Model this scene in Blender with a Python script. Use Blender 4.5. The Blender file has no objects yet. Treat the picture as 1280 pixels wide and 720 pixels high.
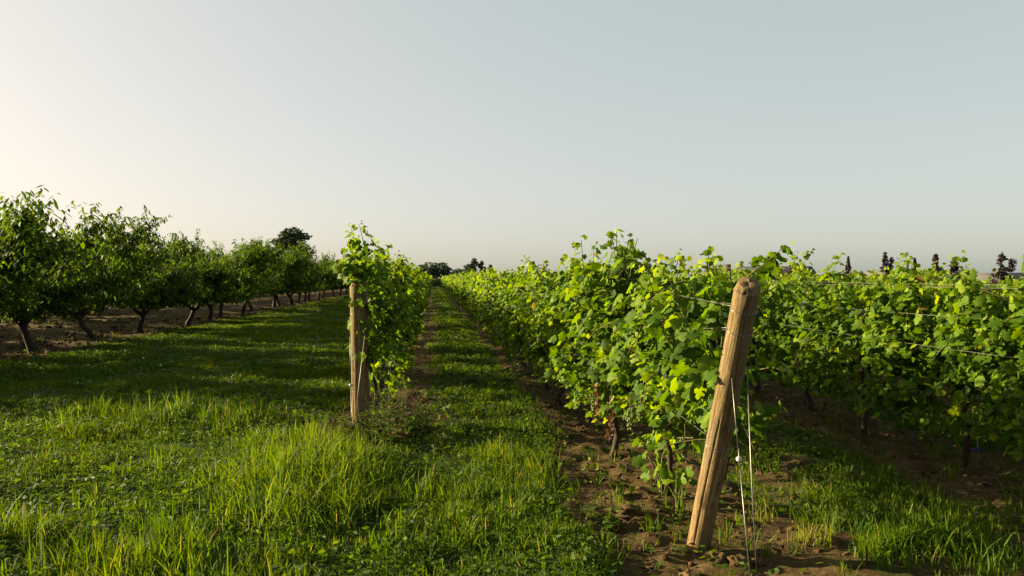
import bpy, math
import numpy as np
from mathutils import Vector, Matrix

rng = np.random.default_rng(7)
R_ = math.radians
sc = bpy.context.scene
COL = sc.collection

# ------------------------------------------------------------------ camera, sky, sun, exposure
CAM_H = 1.6
CAM_YAW, CAM_PITCH = R_(5.62), R_(-0.75)          # rows run along +Y
cam_d = bpy.data.cameras.new('camera')
cam = bpy.data.objects.new('camera', cam_d); COL.objects.link(cam)
cam.location = (0, 0, CAM_H)
cam.rotation_euler = (R_(90) + CAM_PITCH, 0, -CAM_YAW)
cam_d.sensor_width = 36; cam_d.lens = 28
cam_d.clip_start = 0.05; cam_d.clip_end = 5000
sc.camera = cam

SUN_EL, SUN_AZ = R_(16.5), R_(-70)                # azimuth measured clockwise from +Y
SDIR = Vector((math.sin(SUN_AZ)*math.cos(SUN_EL), math.cos(SUN_AZ)*math.cos(SUN_EL), math.sin(SUN_EL)))
w = bpy.data.worlds.new('World'); sc.world = w; w.use_nodes = True
nt = w.node_tree; nt.nodes.clear()
sky = nt.nodes.new('ShaderNodeTexSky'); sky.sky_type = 'NISHITA'; sky.sun_disc = False
sky.sun_elevation = SUN_EL; sky.sun_rotation = SUN_AZ
sky.altitude = 0; sky.air_density = 0.6; sky.dust_density = 2.6; sky.ozone_density = 1.0
bg = nt.nodes.new('ShaderNodeBackground'); bg.inputs[1].default_value = 0.05
wo = nt.nodes.new('ShaderNodeOutputWorld')
# camera white balance on the sky and an even thin evening haze over the whole dome
wb = nt.nodes.new('ShaderNodeMixRGB'); wb.blend_type = 'MULTIPLY'; wb.inputs[0].default_value = 1; wb.inputs[2].default_value = (2.50, 2.01, 1.775, 1)
hz = nt.nodes.new('ShaderNodeMixRGB'); hz.blend_type = 'ADD'; hz.inputs[0].default_value = 1; hz.inputs[2].default_value = (0.03, 0.575, 0.45, 1)
sg = nt.nodes.new('ShaderNodeGamma'); sg.inputs[1].default_value = .4
nt.links.new(sky.outputs[0], sg.inputs[0]); nt.links.new(sg.outputs[0], wb.inputs[1]); nt.links.new(wb.outputs[0], hz.inputs[1])
nt.links.new(hz.outputs[0], bg.inputs[0]); nt.links.new(bg.outputs[0], wo.inputs[0])

sl = bpy.data.lights.new('sun', 'SUN'); sl.energy = 5.0; sl.angle = R_(0.6); sl.color = (1.0, 0.83, 0.47)
so = bpy.data.objects.new('sun', sl); COL.objects.link(so)
so.rotation_euler = SDIR.to_track_quat('Z', 'Y').to_euler()

sc.view_settings.view_transform = 'Standard'; sc.view_settings.look = 'None'
sc.view_settings.exposure = 2.0; sc.view_settings.gamma = 1.0
sc.view_settings.use_curve_mapping = False
sc.render.engine = 'CYCLES'
sc.cycles.use_denoising = True
sc.cycles.max_bounces = 6; sc.cycles.diffuse_bounces = 3; sc.cycles.glossy_bounces = 2
sc.cycles.transmission_bounces = 4; sc.cycles.transparent_max_bounces = 4
sc.cycles.use_adaptive_sampling = True; sc.cycles.adaptive_threshold = 0.02

# ------------------------------------------------------------------ noise, ground height and soil layout
def _h(ix, iy, seed):
    n = (ix.astype(np.int64)*374761393 + iy.astype(np.int64)*668265263 + seed*1442695041) & 0xffffffff
    n = ((n ^ (n >> 13)) * 1274126177) & 0xffffffff
    n = n ^ (n >> 16)
    return (n & 0xffffff) / float(0xffffff)
def vnoise(x, y, seed=0):
    x = np.asarray(x, float); y = np.asarray(y, float)
    ix, iy = np.floor(x), np.floor(y); fx, fy = x-ix, y-iy
    fx = fx*fx*(3-2*fx); fy = fy*fy*(3-2*fy)
    a, b = _h(ix, iy, seed), _h(ix+1, iy, seed); c, d = _h(ix, iy+1, seed), _h(ix+1, iy+1, seed)
    return (a*(1-fx)+b*fx)*(1-fy) + (c*(1-fx)+d*fx)*fy
def fbm(x, y, seed=0, octv=4):
    s, a, t = 0., 1., 0.
    for k in range(octv):
        s = s + a*vnoise(np.asarray(x)*2**k, np.asarray(y)*2**k, seed+k*17); t += a; a *= .5
    return s/t
def sstep(a, b, x):
    t = np.clip((np.asarray(x, float)-a)/(b-a), 0, 1); return t*t*(3-2*t)

ROW_L, ROW_R, ROW_3, ROW_4, ROW_5 = -0.70, 1.62, 4.42, 7.0, 9.6
ROW_END = 122.0
STRIPS = [(-1.15, 0.0, 7.6), (1.25, 2.35, 2.6), (3.6, 5.2, 3.0), (6.35, 7.7, 4.0), (8.9, 10.2, 4.0), (11.4, 12.9, 4.0)]
ORCH = -7.75
def soil_mask(x, y):
    x = np.asarray(x, float); y = np.asarray(y, float)
    wob = (fbm(x*1.6, y*1.1, 5, 3)-.5)*.55
    m = np.zeros(np.broadcast(x, y).shape)
    for a, b, y0 in STRIPS:
        if b == 2.35: a = a-.26*(1-sstep(5., 9., y))
        c, hw = (a+b)/2, (b-a)/2
        s = 1 - sstep(-.16, .16, np.abs(x-c)-hw+wob)
        s = s * sstep(y0-.6, y0+.6, y+wob*1.5) * (1-sstep(ROW_END, ROW_END+2, y))
        m = np.maximum(m, s)
    o = (1-sstep(-.25, .25, x-ORCH+wob)) * sstep(9.5, 11.5, y+wob*3) * (1-sstep(150, 160, y))
    worn = .62*sstep(2.2, 2.6, x)*(1-sstep(3.4, 3.8, x))*sstep(.40, .56, fbm(x*1.1, y*1.3, 63, 3))
    worn = np.maximum(worn, .7*sstep(-.35, .1, x)*(1-sstep(.0, .45, x))*sstep(5.5, 7, y)*sstep(.4, .55, fbm(x*2., y*1.2, 64, 3)))
    return np.maximum(np.maximum(m, o*.97), worn)
def hgt(x, y):
    x = np.asarray(x, float); y = np.asarray(y, float)
    near = 1 - sstep(30, 90, np.hypot(x, y))
    s = soil_mask(x, y)
    und = (fbm(x*.35, y*.35, 11, 2)-.5)*.10
    und = und+(fbm(x*1.35+3, y*1.6, 15, 2)-.5)*.13*(1-s)*sstep(-.2, .6, np.abs(x-ROW_L)-.3)
    lumps = (fbm(x*2.2, y*2.2, 21, 3)-.5)*.06
    clod = (np.clip(fbm(x*6, y*6, 31, 3)-.45, 0, 1)*.17+np.abs(fbm(x*3.1, y*3.4, 37, 3)-.5)*.10)*s
    orch = (1-sstep(-.3, .6, x-ORCH))*(fbm(x*1.3, y*1.7, 41, 3)-.45)*.26
    return (und + lumps*(.4+.6*s) + clod + orch)*near - .02*s

# ------------------------------------------------------------------ material helpers
def new_mat(name):
    m = bpy.data.materials.new(name); m.use_nodes = True
    m.node_tree.nodes.clear()
    return m, m.node_tree.nodes, m.node_tree.links
def ramp(N, stops):
    r = N.new('ShaderNodeValToRGB'); e = r.color_ramp.elements
    while len(e) > 1: e.remove(e[-1])
    e[0].position = stops[0][0]; e[0].color = (*stops[0][1], 1)
    for p, c in stops[1:]:
        k = e.new(p); k.color = (*c, 1)
    return r
def leaf_mat(name, stops, trans=.38, rough=.45, boost=1.6, spec=.4, patch=0.0, patch_col=(.2,.2,.03), patch_scale=1.0):
    m, N, L = new_mat(name)
    at = N.new('ShaderNodeAttribute'); at.attribute_name = 'tint'
    r = ramp(N, stops); L.new(at.outputs['Fac'], r.inputs[0])
    col = r.outputs[0]
    if patch:
        g = N.new('ShaderNodeNewGeometry'); nz = N.new('ShaderNodeTexNoise'); nz.inputs['Scale'].default_value = patch_scale
        nz.inputs['Detail'].default_value = 3
        L.new(g.outputs['Position'], nz.inputs['Vector'])
        mr = N.new('ShaderNodeMapRange'); mr.inputs[1].default_value = .45; mr.inputs[2].default_value = .7; mr.inputs[4].default_value = patch
        L.new(nz.outputs[0], mr.inputs[0])
        mx = N.new('ShaderNodeMixRGB'); mx.inputs[2].default_value = (*patch_col, 1)
        L.new(mr.outputs[0], mx.inputs[0]); L.new(col, mx.inputs[1]); col = mx.outputs[0]
    b = N.new('ShaderNodeBsdfPrincipled'); b.inputs['Roughness'].default_value = rough
    b.inputs['Specular IOR Level'].default_value = spec
    L.new(col, b.inputs['Base Color'])
    t = N.new('ShaderNodeBsdfTranslucent')
    hs = N.new('ShaderNodeHueSaturation'); hs.inputs['Hue'].default_value = .485; hs.inputs['Saturation'].default_value = 1.08; hs.inputs['Value'].default_value = boost
    L.new(col, hs.inputs['Color']); L.new(hs.outputs[0], t.inputs[0])
    mix = N.new('ShaderNodeMixShader'); mix.inputs[0].default_value = trans
    o = N.new('ShaderNodeOutputMaterial')
    L.new(b.outputs[0], mix.inputs[1]); L.new(t.outputs[0], mix.inputs[2]); L.new(mix.outputs[0], o.inputs[0])
    return m
def noisy_mat(name, stops, scale=8., rough=.85, stretch=(1, 1, 1), bump=.3, bump_scale=None, detail=6, obj_space=True, dist=.01, spec=.3, metal=0):
    m, N, L = new_mat(name)
    tc = N.new('ShaderNodeTexCoord'); mp = N.new('ShaderNodeMapping'); mp.inputs['Scale'].default_value = stretch
    L.new(tc.outputs['Object'] if obj_space else tc.outputs['Generated'], mp.inputs[0])
    nz = N.new('ShaderNodeTexNoise'); nz.inputs['Scale'].default_value = scale; nz.inputs['Detail'].default_value = detail; nz.inputs['Roughness'].default_value = .62
    L.new(mp.outputs[0], nz.inputs['Vector'])
    r = ramp(N, stops); L.new(nz.outputs[0], r.inputs[0])
    b = N.new('ShaderNodeBsdfPrincipled'); b.inputs['Roughness'].default_value = rough; b.inputs['Specular IOR Level'].default_value = spec; b.inputs['Metallic'].default_value = metal
    L.new(r.outputs[0], b.inputs['Base Color'])
    n2 = N.new('ShaderNodeTexNoise'); n2.inputs['Scale'].default_value = bump_scale or scale*3; n2.inputs['Detail'].default_value = 4
    L.new(mp.outputs[0], n2.inputs['Vector'])
    bp = N.new('ShaderNodeBump'); bp.inputs['Strength'].default_value = bump; bp.inputs['Distance'].default_value = dist
    L.new(n2.outputs[0], bp.inputs['Height']); L.new(bp.outputs[0], b.inputs['Normal'])
    o = N.new('ShaderNodeOutputMaterial'); L.new(b.outputs[0], o.inputs[0])
    return m

M = {}
M['vine_leaf'] = leaf_mat('vine_leaf', [(0, (.016, .038, .003)), (.35, (.052, .108, .004)), (.65, (.108, .182, .007)), (.85, (.19, .25, .014)), (.95, (.24, .22, .025)), (1, (.18, .085, .025))], trans=.48, rough=.6, spec=.16)
M['peach_leaf'] = leaf_mat('peach_leaf', [(0, (.012, .028, .003)), (.5, (.034, .068, .005)), (1, (.085, .135, .009))], trans=.52, rough=.55, spec=.18)
M['grass'] = leaf_mat('grass_blade', [(0, (.016, .040, .003)), (.45, (.045, .090, .004)), (.75, (.088, .155, .005)), (.9, (.14, .165, .014)), (1, (.21, .17, .05))], trans=.45, rough=.6, spec=.14, patch=.45, patch_col=(.100, .124, .005), patch_scale=.9)
M['weed'] = leaf_mat('weed_leaf', [(0, (.018, .042, .004)), (.6, (.048, .090, .007)), (1, (.105, .145, .011))], trans=.40, rough=.6, spec=.15)
M['dry'] = leaf_mat('dry_straw', [(0, (.11, .07, .026)), (.6, (.19, .135, .05)), (1, (.28, .21, .09))], trans=.2, rough=.7)
M['brown_leaf'] = leaf_mat('brown_leaf', [(0, (.055, .024, .010)), (.6, (.10, .046, .018)), (1, (.16, .085, .032))], trans=.25, rough=.7)
M['petal'] = leaf_mat('clover_flower', [(0, (.34, .33, .27)), (1, (.45, .44, .38))], trans=.25, rough=.7, boost=1.1)
M['grape'] = leaf_mat('grape_skin', [(0, (.07, .11, .014)), (1, (.15, .17, .03))], trans=.25, rough=.3, boost=1.2)
M['far_leaf'] = leaf_mat('far_leaf', [(0, (.016, .032, .016)), (.5, (.028, .052, .022)), (1, (.05, .075, .03))], trans=.2, rough=.7)
M['oak_leaf'] = leaf_mat('oak_leaf', [(0, (.020, .035, .014)), (.5, (.035, .055, .02)), (1, (.055, .075, .026))], trans=.22, rough=.7)
M['red_leaf'] = leaf_mat('red_leaf', [(0, (.016, .009, .009)), (.6, (.030, .015, .015)), (1, (.052, .026, .024))], trans=.2, rough=.6)
M['bark'] = noisy_mat('vine_bark', [(0.25, (0.0144, 0.009, 0.005)), (0.6, (0.0396, 0.0252, 0.0144)), (0.8, (0.0684, 0.0468, 0.0288))], scale=14, stretch=(1, 1, .25), bump=.8, dist=.01)
M['tree_bark'] = noisy_mat('tree_bark', [(0.25, (0.0117, 0.0086, 0.0062)), (0.6, (0.0292, 0.0215, 0.0156)), (0.8, (0.0507, 0.039, 0.0292))], scale=9, stretch=(1, 1, .4), bump=.8, dist=.015)
M['cane'] = noisy_mat('green_cane', [(0.3, (0.06, 0.072, 0.018)), (0.7, (0.114, 0.09, 0.033))], scale=20, bump=.2)
M['wire'] = noisy_mat('galvanised_wire', [(.3, (.12, .112, .095)), (.7, (.20, .19, .165))], scale=30, rough=.42, bump=.1, metal=.6, spec=.5)
M['rust'] = noisy_mat('rusted_steel', [(.3, (.035, .018, .012)), (.7, (.10, .045, .025))], scale=60, bump=.5)
M['ceramic'] = noisy_mat('white_insulator', [(0.3, (0.33, 0.33, 0.318)), (0.7, (0.42, 0.42, 0.408))], scale=20, rough=.35, bump=.05)
M['blue'] = noisy_mat('blue_plastic', [(0.3, (0.015, 0.05, 0.16)), (0.7, (0.025, 0.08, 0.21))], scale=20, rough=.5, bump=.05)
M['clod'] = noisy_mat('soil_clod', [(.3, (.045, .027, .012)), (.6, (.080, .050, .022)), (.8, (.12, .08, .038))], scale=14, bump=.8, rough=.95, spec=.1)

def wood_mat():
    m, N, L = new_mat('weathered_post_wood')
    tc = N.new('ShaderNodeTexCoord'); mp = N.new('ShaderNodeMapping'); mp.inputs['Scale'].default_value = (1, 1, .09)
    L.new(tc.outputs['Object'], mp.inputs[0])
    nz = N.new('ShaderNodeTexNoise'); nz.inputs['Scale'].default_value = 95; nz.inputs['Detail'].default_value = 10; nz.inputs['Roughness'].default_value = .74
    L.new(mp.outputs[0], nz.inputs['Vector'])
    r = ramp(N, [(.28, (.026, .016, .007)), (.42, (.112, .070, .030)), (.52, (.190, .125, .056)), (.64, (.25, .178, .088))]); L.new(nz.outputs[0], r.inputs[0])
    big = N.new('ShaderNodeTexNoise'); big.inputs['Scale'].default_value = 6; big.inputs['Detail'].default_value = 4
    mp2 = N.new('ShaderNodeMapping'); mp2.inputs['Scale'].default_value = (1, 1, .35); L.new(tc.outputs['Object'], mp2.inputs[0]); L.new(mp2.outputs[0], big.inputs['Vector'])
    mr = N.new('ShaderNodeMapRange'); mr.inputs[1].default_value = .35; mr.inputs[2].default_value = .75; mr.inputs[3].default_value = 1.12; mr.inputs[4].default_value = .62
    L.new(big.outputs[0], mr.inputs[0])
    mul = N.new('ShaderNodeMixRGB'); mul.blend_type = 'MULTIPLY'; mul.inputs[0].default_value = 1
    L.new(r.outputs[0], mul.inputs[1]); L.new(mr.outputs[0], mul.inputs[2])
    vo = N.new('ShaderNodeTexVoronoi'); vo.inputs['Scale'].default_value = 9; vo.feature = 'F1'
    mp3 = N.new('ShaderNodeMapping'); mp3.inputs['Scale'].default_value = (1, 1, .45); L.new(tc.outputs['Object'], mp3.inputs[0]); L.new(mp3.outputs[0], vo.inputs['Vector'])
    kr = ramp(N, [(.0, (0, 0, 0)), (.10, (.25, .25, .25)), (.17, (1, 1, 1))]); L.new(vo.outputs['Distance'], kr.inputs[0])
    km = N.new('ShaderNodeMixRGB'); km.blend_type = 'MULTIPLY'; km.inputs[0].default_value = .55
    L.new(mul.outputs[0], km.inputs[1]); L.new(kr.outputs[0], km.inputs[2])
    gn = N.new('ShaderNodeTexNoise'); gn.inputs['Scale'].default_value = 11; gn.inputs['Detail'].default_value = 6
    mp4 = N.new('ShaderNodeMapping'); mp4.inputs['Scale'].default_value = (1, 1, .22); L.new(tc.outputs['Object'], mp4.inputs[0]); L.new(mp4.outputs[0], gn.inputs['Vector'])
    gr = N.new('ShaderNodeMapRange'); gr.inputs[1].default_value = .48; gr.inputs[2].default_value = .68; gr.inputs[4].default_value = .6; L.new(gn.outputs[0], gr.inputs[0])
    gm_ = N.new('ShaderNodeMixRGB'); gm_.inputs[2].default_value = (.130, .105, .070, 1); L.new(gr.outputs[0], gm_.inputs[0]); L.new(km.outputs[0], gm_.inputs[1])
    # earth splashed on the lowest hand's breadth
    sx = N.new('ShaderNodeSeparateXYZ'); L.new(tc.outputs['Object'], sx.inputs[0])
    er = N.new('ShaderNodeMapRange'); er.inputs[1].default_value = .02; er.inputs[2].default_value = .22; er.inputs[3].default_value = .8; er.inputs[4].default_value = 0; L.new(sx.outputs[2], er.inputs[0])
    em = N.new('ShaderNodeMath'); em.operation = 'MULTIPLY'; L.new(er.outputs[0], em.inputs[0]); L.new(gn.outputs[0], em.inputs[1])
    ed = N.new('ShaderNodeMixRGB'); ed.inputs[2].default_value = (.075, .048, .02, 1); L.new(em.outputs[0], ed.inputs[0]); L.new(gm_.outputs[0], ed.inputs[1])
    b = N.new('ShaderNodeBsdfPrincipled'); b.inputs['Roughness'].default_value = .85; b.inputs['Specular IOR Level'].default_value = .2
    L.new(ed.outputs[0], b.inputs['Base Color'])
    bp = N.new('ShaderNodeBump'); bp.inputs['Strength'].default_value = 1.; bp.inputs['Distance'].default_value = .008
    L.new(nz.outputs[0], bp.inputs['Height']); L.new(bp.outputs[0], b.inputs['Normal'])
    o = N.new('ShaderNodeOutputMaterial'); L.new(b.outputs[0], o.inputs[0])
    return m
M['post'] = wood_mat()

def ground_mat():
    m, N, L = new_mat('ground_soil_and_turf')
    g = N.new('ShaderNodeNewGeometry')
    def noise(scale, detail=6, rough=.6):
        n = N.new('ShaderNodeTexNoise'); n.inputs['Scale'].default_value = scale; n.inputs['Detail'].default_value = detail; n.inputs['Roughness'].default_value = rough
        L.new(g.outputs['Position'], n.inputs['Vector']); return n
    at = N.new('ShaderNodeAttribute'); at.attribute_name = 'soil'
    soil = ramp(N, [(.3, (.030, .018, .007)), (.48, (.060, .039, .015)), (.62, (.098, .066, .027)), (.8, (.15, .105, .048))])
    n1 = noise(5, 10, .68); L.new(n1.outputs[0], soil.inputs[0])
    turf = ramp(N, [(.3, (.014, .026, .005)), (.5, (.026, .044, .007)), (.7, (.046, .050, .011))])
    n2 = noise(3, 8, .7); L.new(n2.outputs[0], turf.inputs[0])
    nb = noise(9, 5)
    ad = N.new('ShaderNodeMath'); ad.operation = 'MULTIPLY_ADD'; ad.inputs[1].default_value = .9; ad.inputs[2].default_value = -.45
    L.new(nb.outputs[0], ad.inputs[0])
    sm = N.new('ShaderNodeMath'); sm.operation = 'ADD'; L.new(at.outputs['Fac'], sm.inputs[0]); L.new(ad.outputs[0], sm.inputs[1])
    mr = N.new('ShaderNodeMapRange'); mr.inputs[1].default_value = .3; mr.inputs[2].default_value = .62
    L.new(sm.outputs[0], mr.inputs[0])
    mx = N.new('ShaderNodeMixRGB'); L.new(mr.outputs[0], mx.inputs[0]); L.new(turf.outputs[0], mx.inputs[1]); L.new(soil.outputs[0], mx.inputs[2])
    b = N.new('ShaderNodeBsdfPrincipled'); b.inputs['Roughness'].default_value = .95; b.inputs['Specular IOR Level'].default_value = .1
    L.new(mx.outputs[0], b.inputs['Base Color'])
    n3 = noise(26, 8, .7)
    bp = N.new('ShaderNodeBump'); bp.inputs['Strength'].default_value = 1; bp.inputs['Distance'].default_value = .03
    L.new(n3.outputs[0], bp.inputs['Height']); L.new(bp.outputs[0], b.inputs['Normal'])
    o = N.new('ShaderNodeOutputMaterial'); L.new(b.outputs[0], o.inputs[0])
    return m
M['ground'] = ground_mat()
M['roof'] = noisy_mat('dark_roof_shingle', [(0.3, (0.0245, 0.0238, 0.0252)), (0.7, (0.0455, 0.0434, 0.0448))], scale=6, bump=.4, dist=.03)
M['roof_grey'] = noisy_mat('grey_roof_shingle', [(0.3, (0.084, 0.078, 0.072)), (0.7, (0.12, 0.111, 0.102))], scale=6, bump=.4, dist=.03)
M['siding'] = noisy_mat('pale_siding', [(0.3, (0.216, 0.198, 0.174)), (0.7, (0.27, 0.252, 0.222))], scale=3, bump=.2)
M['brickred'] = noisy_mat('red_brickwork', [(.3, (.07, .032, .022)), (.7, (.11, .05, .034))], scale=8, bump=.5)
M['pane'] = noisy_mat('window_pane', [(.3, (.02, .025, .03)), (.7, (.03, .035, .04))], scale=2, rough=.1, bump=0, spec=.6)
M['trim'] = noisy_mat('white_trim', [(.3, (.62, .61, .58)), (.7, (.7, .69, .66))], scale=4, bump=.05)

# ------------------------------------------------------------------ mesh helpers
def mesh_from(name, V, F, mat, tint=None, smooth=False):
    """V (n,3), F (m,3) triangles, tint (n,) -> mesh data"""
    me = bpy.data.meshes.new(name)
    V = np.ascontiguousarray(V, np.float32); F = np.ascontiguousarray(F, np.int32)
    me.vertices.add(len(V)); me.vertices.foreach_set('co', V.ravel())
    me.loops.add(F.size); me.loops.foreach_set('vertex_index', F.ravel())
    me.polygons.add(len(F)); me.polygons.foreach_set('loop_start', np.arange(0, F.size, F.shape[1], dtype=np.int32))
    if smooth: me.polygons.foreach_set('use_smooth', np.ones(len(F), bool))
    if tint is not None:
        a = me.attributes.new('tint', 'FLOAT', 'POINT'); a.data.foreach_set('value', np.ascontiguousarray(tint, np.float32))
    me.materials.append(mat)
    me.update(calc_edges=True)
    return me
def link(name, data, parent=None, loc=None, rz=None):
    o = bpy.data.objects.new(name, data); COL.objects.link(o)
    if parent is not None: o.parent = parent
    if loc is not None: o.location = loc
    if rz is not None: o.rotation_euler = (0, 0, rz)
    return o
def tag(o, label=None, cat=None, group=None, kind=None):
    if label: o['label'] = label
    if cat: o['category'] = cat
    if group: o['group'] = group
    if kind: o['kind'] = kind
    return o
def empty(name, loc=(0, 0, 0), rz=0.):
    o = bpy.data.objects.new(name, None); COL.objects.link(o); o.location = loc; o.rotation_euler = (0, 0, rz)
    o.empty_display_size = .1
    return o
def copy_tree(o, parent=None):
    c = o.copy(); COL.objects.link(c); c.parent = parent
    for ch in o.children: copy_tree(ch, c)
    return c
def nrm(v): return v/np.maximum(np.linalg.norm(v, axis=-1, keepdims=True), 1e-9)
def frames(tip, normal):
    """rotation matrices whose columns are x, y(tip), z(normal)"""
    y = nrm(tip); z = nrm(normal - (normal*y).sum(-1, keepdims=True)*y); x = np.cross(y, z)
    return np.stack([x, y, z], -1)
def scatter(TV, TF, pos, R, s, tint, spread_tint=None):
    """instances of one template joined to V, F, tint"""
    n, k = len(pos), len(TV)
    V = np.einsum('nij,kj->nki', R, TV)*np.asarray(s).reshape(n, 1, 1) + pos[:, None, :]
    F = TF[None]+(np.arange(n)*k)[:, None, None]
    return V.reshape(-1, 3), F.reshape(-1, 3), np.repeat(tint, k)
def join(parts):
    Vs, Fs, Ts, off = [], [], [], 0
    for V, F, T in parts:
        Vs.append(V); Fs.append(F+off); Ts.append(T); off += len(V)
    return np.concatenate(Vs), np.concatenate(Fs), np.concatenate(Ts)
def tube(path, rad, sides=7, cap=True, jitter=0.):
    path = np.asarray(path, float); n = len(path); rad = np.broadcast_to(np.asarray(rad, float), (n,))
    T = np.gradient(path, axis=0); T = nrm(T)
    ref = np.array([0, 0, 1.]) if abs(T[0, 2]) < .9 else np.array([1., 0, 0])
    u = ref-(ref@T[0])*T[0]; V = []
    for i in range(n):
        u = u-(u@T[i])*T[i]; u = u/max(np.linalg.norm(u), 1e-9); v = np.cross(T[i], u)
        a = np.arange(sides)*2*math.pi/sides
        rr = rad[i]*(1+jitter*(rng.random(sides)-.5))
        V.append(path[i]+rr[:, None]*(np.cos(a)[:, None]*u+np.sin(a)[:, None]*v))
    V = np.concatenate(V); F = []
    for i in range(n-1):
        for j in range(sides):
            a, b = i*sides+j, i*sides+(j+1) % sides; c, d = a+sides, b+sides
            F += [(a, b, d), (a, d, c)]
    if cap:
        V = np.concatenate([V, path[:1], path[-1:]]); c0, c1 = len(V)-2, len(V)-1
        for j in range(sides):
            F.append((c0, (j+1) % sides, j)); F.append((c1, (n-1)*sides+j, (n-1)*sides+(j+1) % sides))
    F = np.array(F)
    return V, F, np.full(len(V), .5)
def tmesh(name, t, mat, smooth=True): return mesh_from(name, t[0], t[1], mat, t[2], smooth)
def curve_pts(p0, d0, length, n, wander, rg, gravity=0.):
    p = np.array(p0, float); d = np.array(d0, float); d /= np.linalg.norm(d); out = [p.copy()]
    st = length/n
    for i in range(n):
        d = d+rg.normal(0, wander, 3)+np.array([0, 0, gravity]); d /= np.linalg.norm(d)
        p = p+d*st; out.append(p.copy())
    return np.array(out)
def box(x0, x1, y0, y1, z0, z1):
    V = np.array([(x, y, z) for z in (z0, z1) for y in (y0, y1) for x in (x0, x1)], float)
    Q = [(0, 2, 3, 1), (4, 5, 7, 6), (0, 1, 5, 4), (2, 6, 7, 3), (0, 4, 6, 2), (1, 3, 7, 5)]
    F = np.array([t for q in Q for t in ((q[0], q[1], q[2]), (q[0], q[2], q[3]))])
    return V, F, np.full(8, .5)

# ------------------------------------------------------------------ ground
def axis(segs):
    out = []
    for a, b, st in segs: out.append(np.arange(a, b, st))
    return np.concatenate(out+[[segs[-1][1]]])
xs = axis([(-1500, -300, 150), (-300, -60, 20), (-60, -24, 3), (-24, -8, .35), (-8, -3, .16), (-3, 6, .055), (6, 12, .2), (12, 40, 2), (40, 300, 20), (300, 1500, 150)])
ys = axis([(-60, 0, 10), (0, 2.6, .4), (2.6, 10, .055), (10, 18, .14), (18, 40, .5), (40, 140, 3), (140, 400, 20), (400, 2400, 200)])
GX, GY = np.meshgrid(xs, ys)
GZ = hgt(GX, GY)
GV = np.stack([GX.ravel(), GY.ravel(), GZ.ravel()], -1)
nx = len(xs); I = (np.arange(len(ys)-1)[:, None]*nx+np.arange(nx-1)[None]).ravel()
GF = np.stack([I, I+1, I+nx+1, I+nx], -1)
gm = mesh_from('ground', GV, GF, M['ground'], None, True)
a = gm.attributes.new('soil', 'FLOAT', 'POINT'); a.data.foreach_set('value', soil_mask(GX, GY).ravel().astype(np.float32))
ground = tag(link('ground', gm), 'turf and bare brown soil strips between the vine rows', 'ground', kind='structure')
def gz(x, y): return float(hgt(np.array([x]), np.array([y]))[0])

# ------------------------------------------------------------------ leaf templates
def grape_leaf(seed, detail=True):
    r = np.random.default_rng(seed)
    if detail:
        half = [(0, .06), (.13, -.10), (.34, -.06), (.50, .14), (.40, .27), (.58, .40), (.52, .60), (.31, .56), (.26, .80), (0, 1.0)]
    else:
        half = [(0, .04), (.34, -.06), (.50, .16), (.55, .52), (.28, .62), (0, 1.0)]
    pts = half+[(-x, y) for x, y in half[-2:0:-1]]
    P = np.array(pts); P = P*(1+r.normal(0, .05, P.shape)); c = np.array([[0, .38]])
    P = np.concatenate([c, P]); P[:, 1] -= .02
    z = -.32*np.abs(P[:, 0])**1.4-.20*(P[:, 1]-.3)**2*np.sign(P[:, 1]-.2)+r.normal(0, .045, len(P))
    V = np.concatenate([P, z[:, None]], 1); V[0, 2] += .05
    n = len(P)-1
    F = np.array([(0, 1+i, 1+(i+1) % n) for i in range(n)])[:, ::-1]
    return V, F
GL = [grape_leaf(s) for s in range(5)]
GLS = [grape_leaf(s+20, False) for s in range(3)]
PL = (np.array([(0, 0, 0), (.14, .32, -.03), (-.14, .32, -.03), (0, .4, .03), (.11, .7, -.09), (-.11, .7, -.09), (0, 1, -.22)], float),
      np.array([(0, 1, 3), (0, 3, 2), (1, 4, 3), (2, 3, 5), (4, 6, 3), (5, 3, 6)]))
PLS = (np.array([(0, 0, 0), (.13, .45, -.03), (-.13, .45, -.03), (0, 1, -.2)], float), np.array([(0, 1, 3), (0, 3, 2)]))

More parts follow.
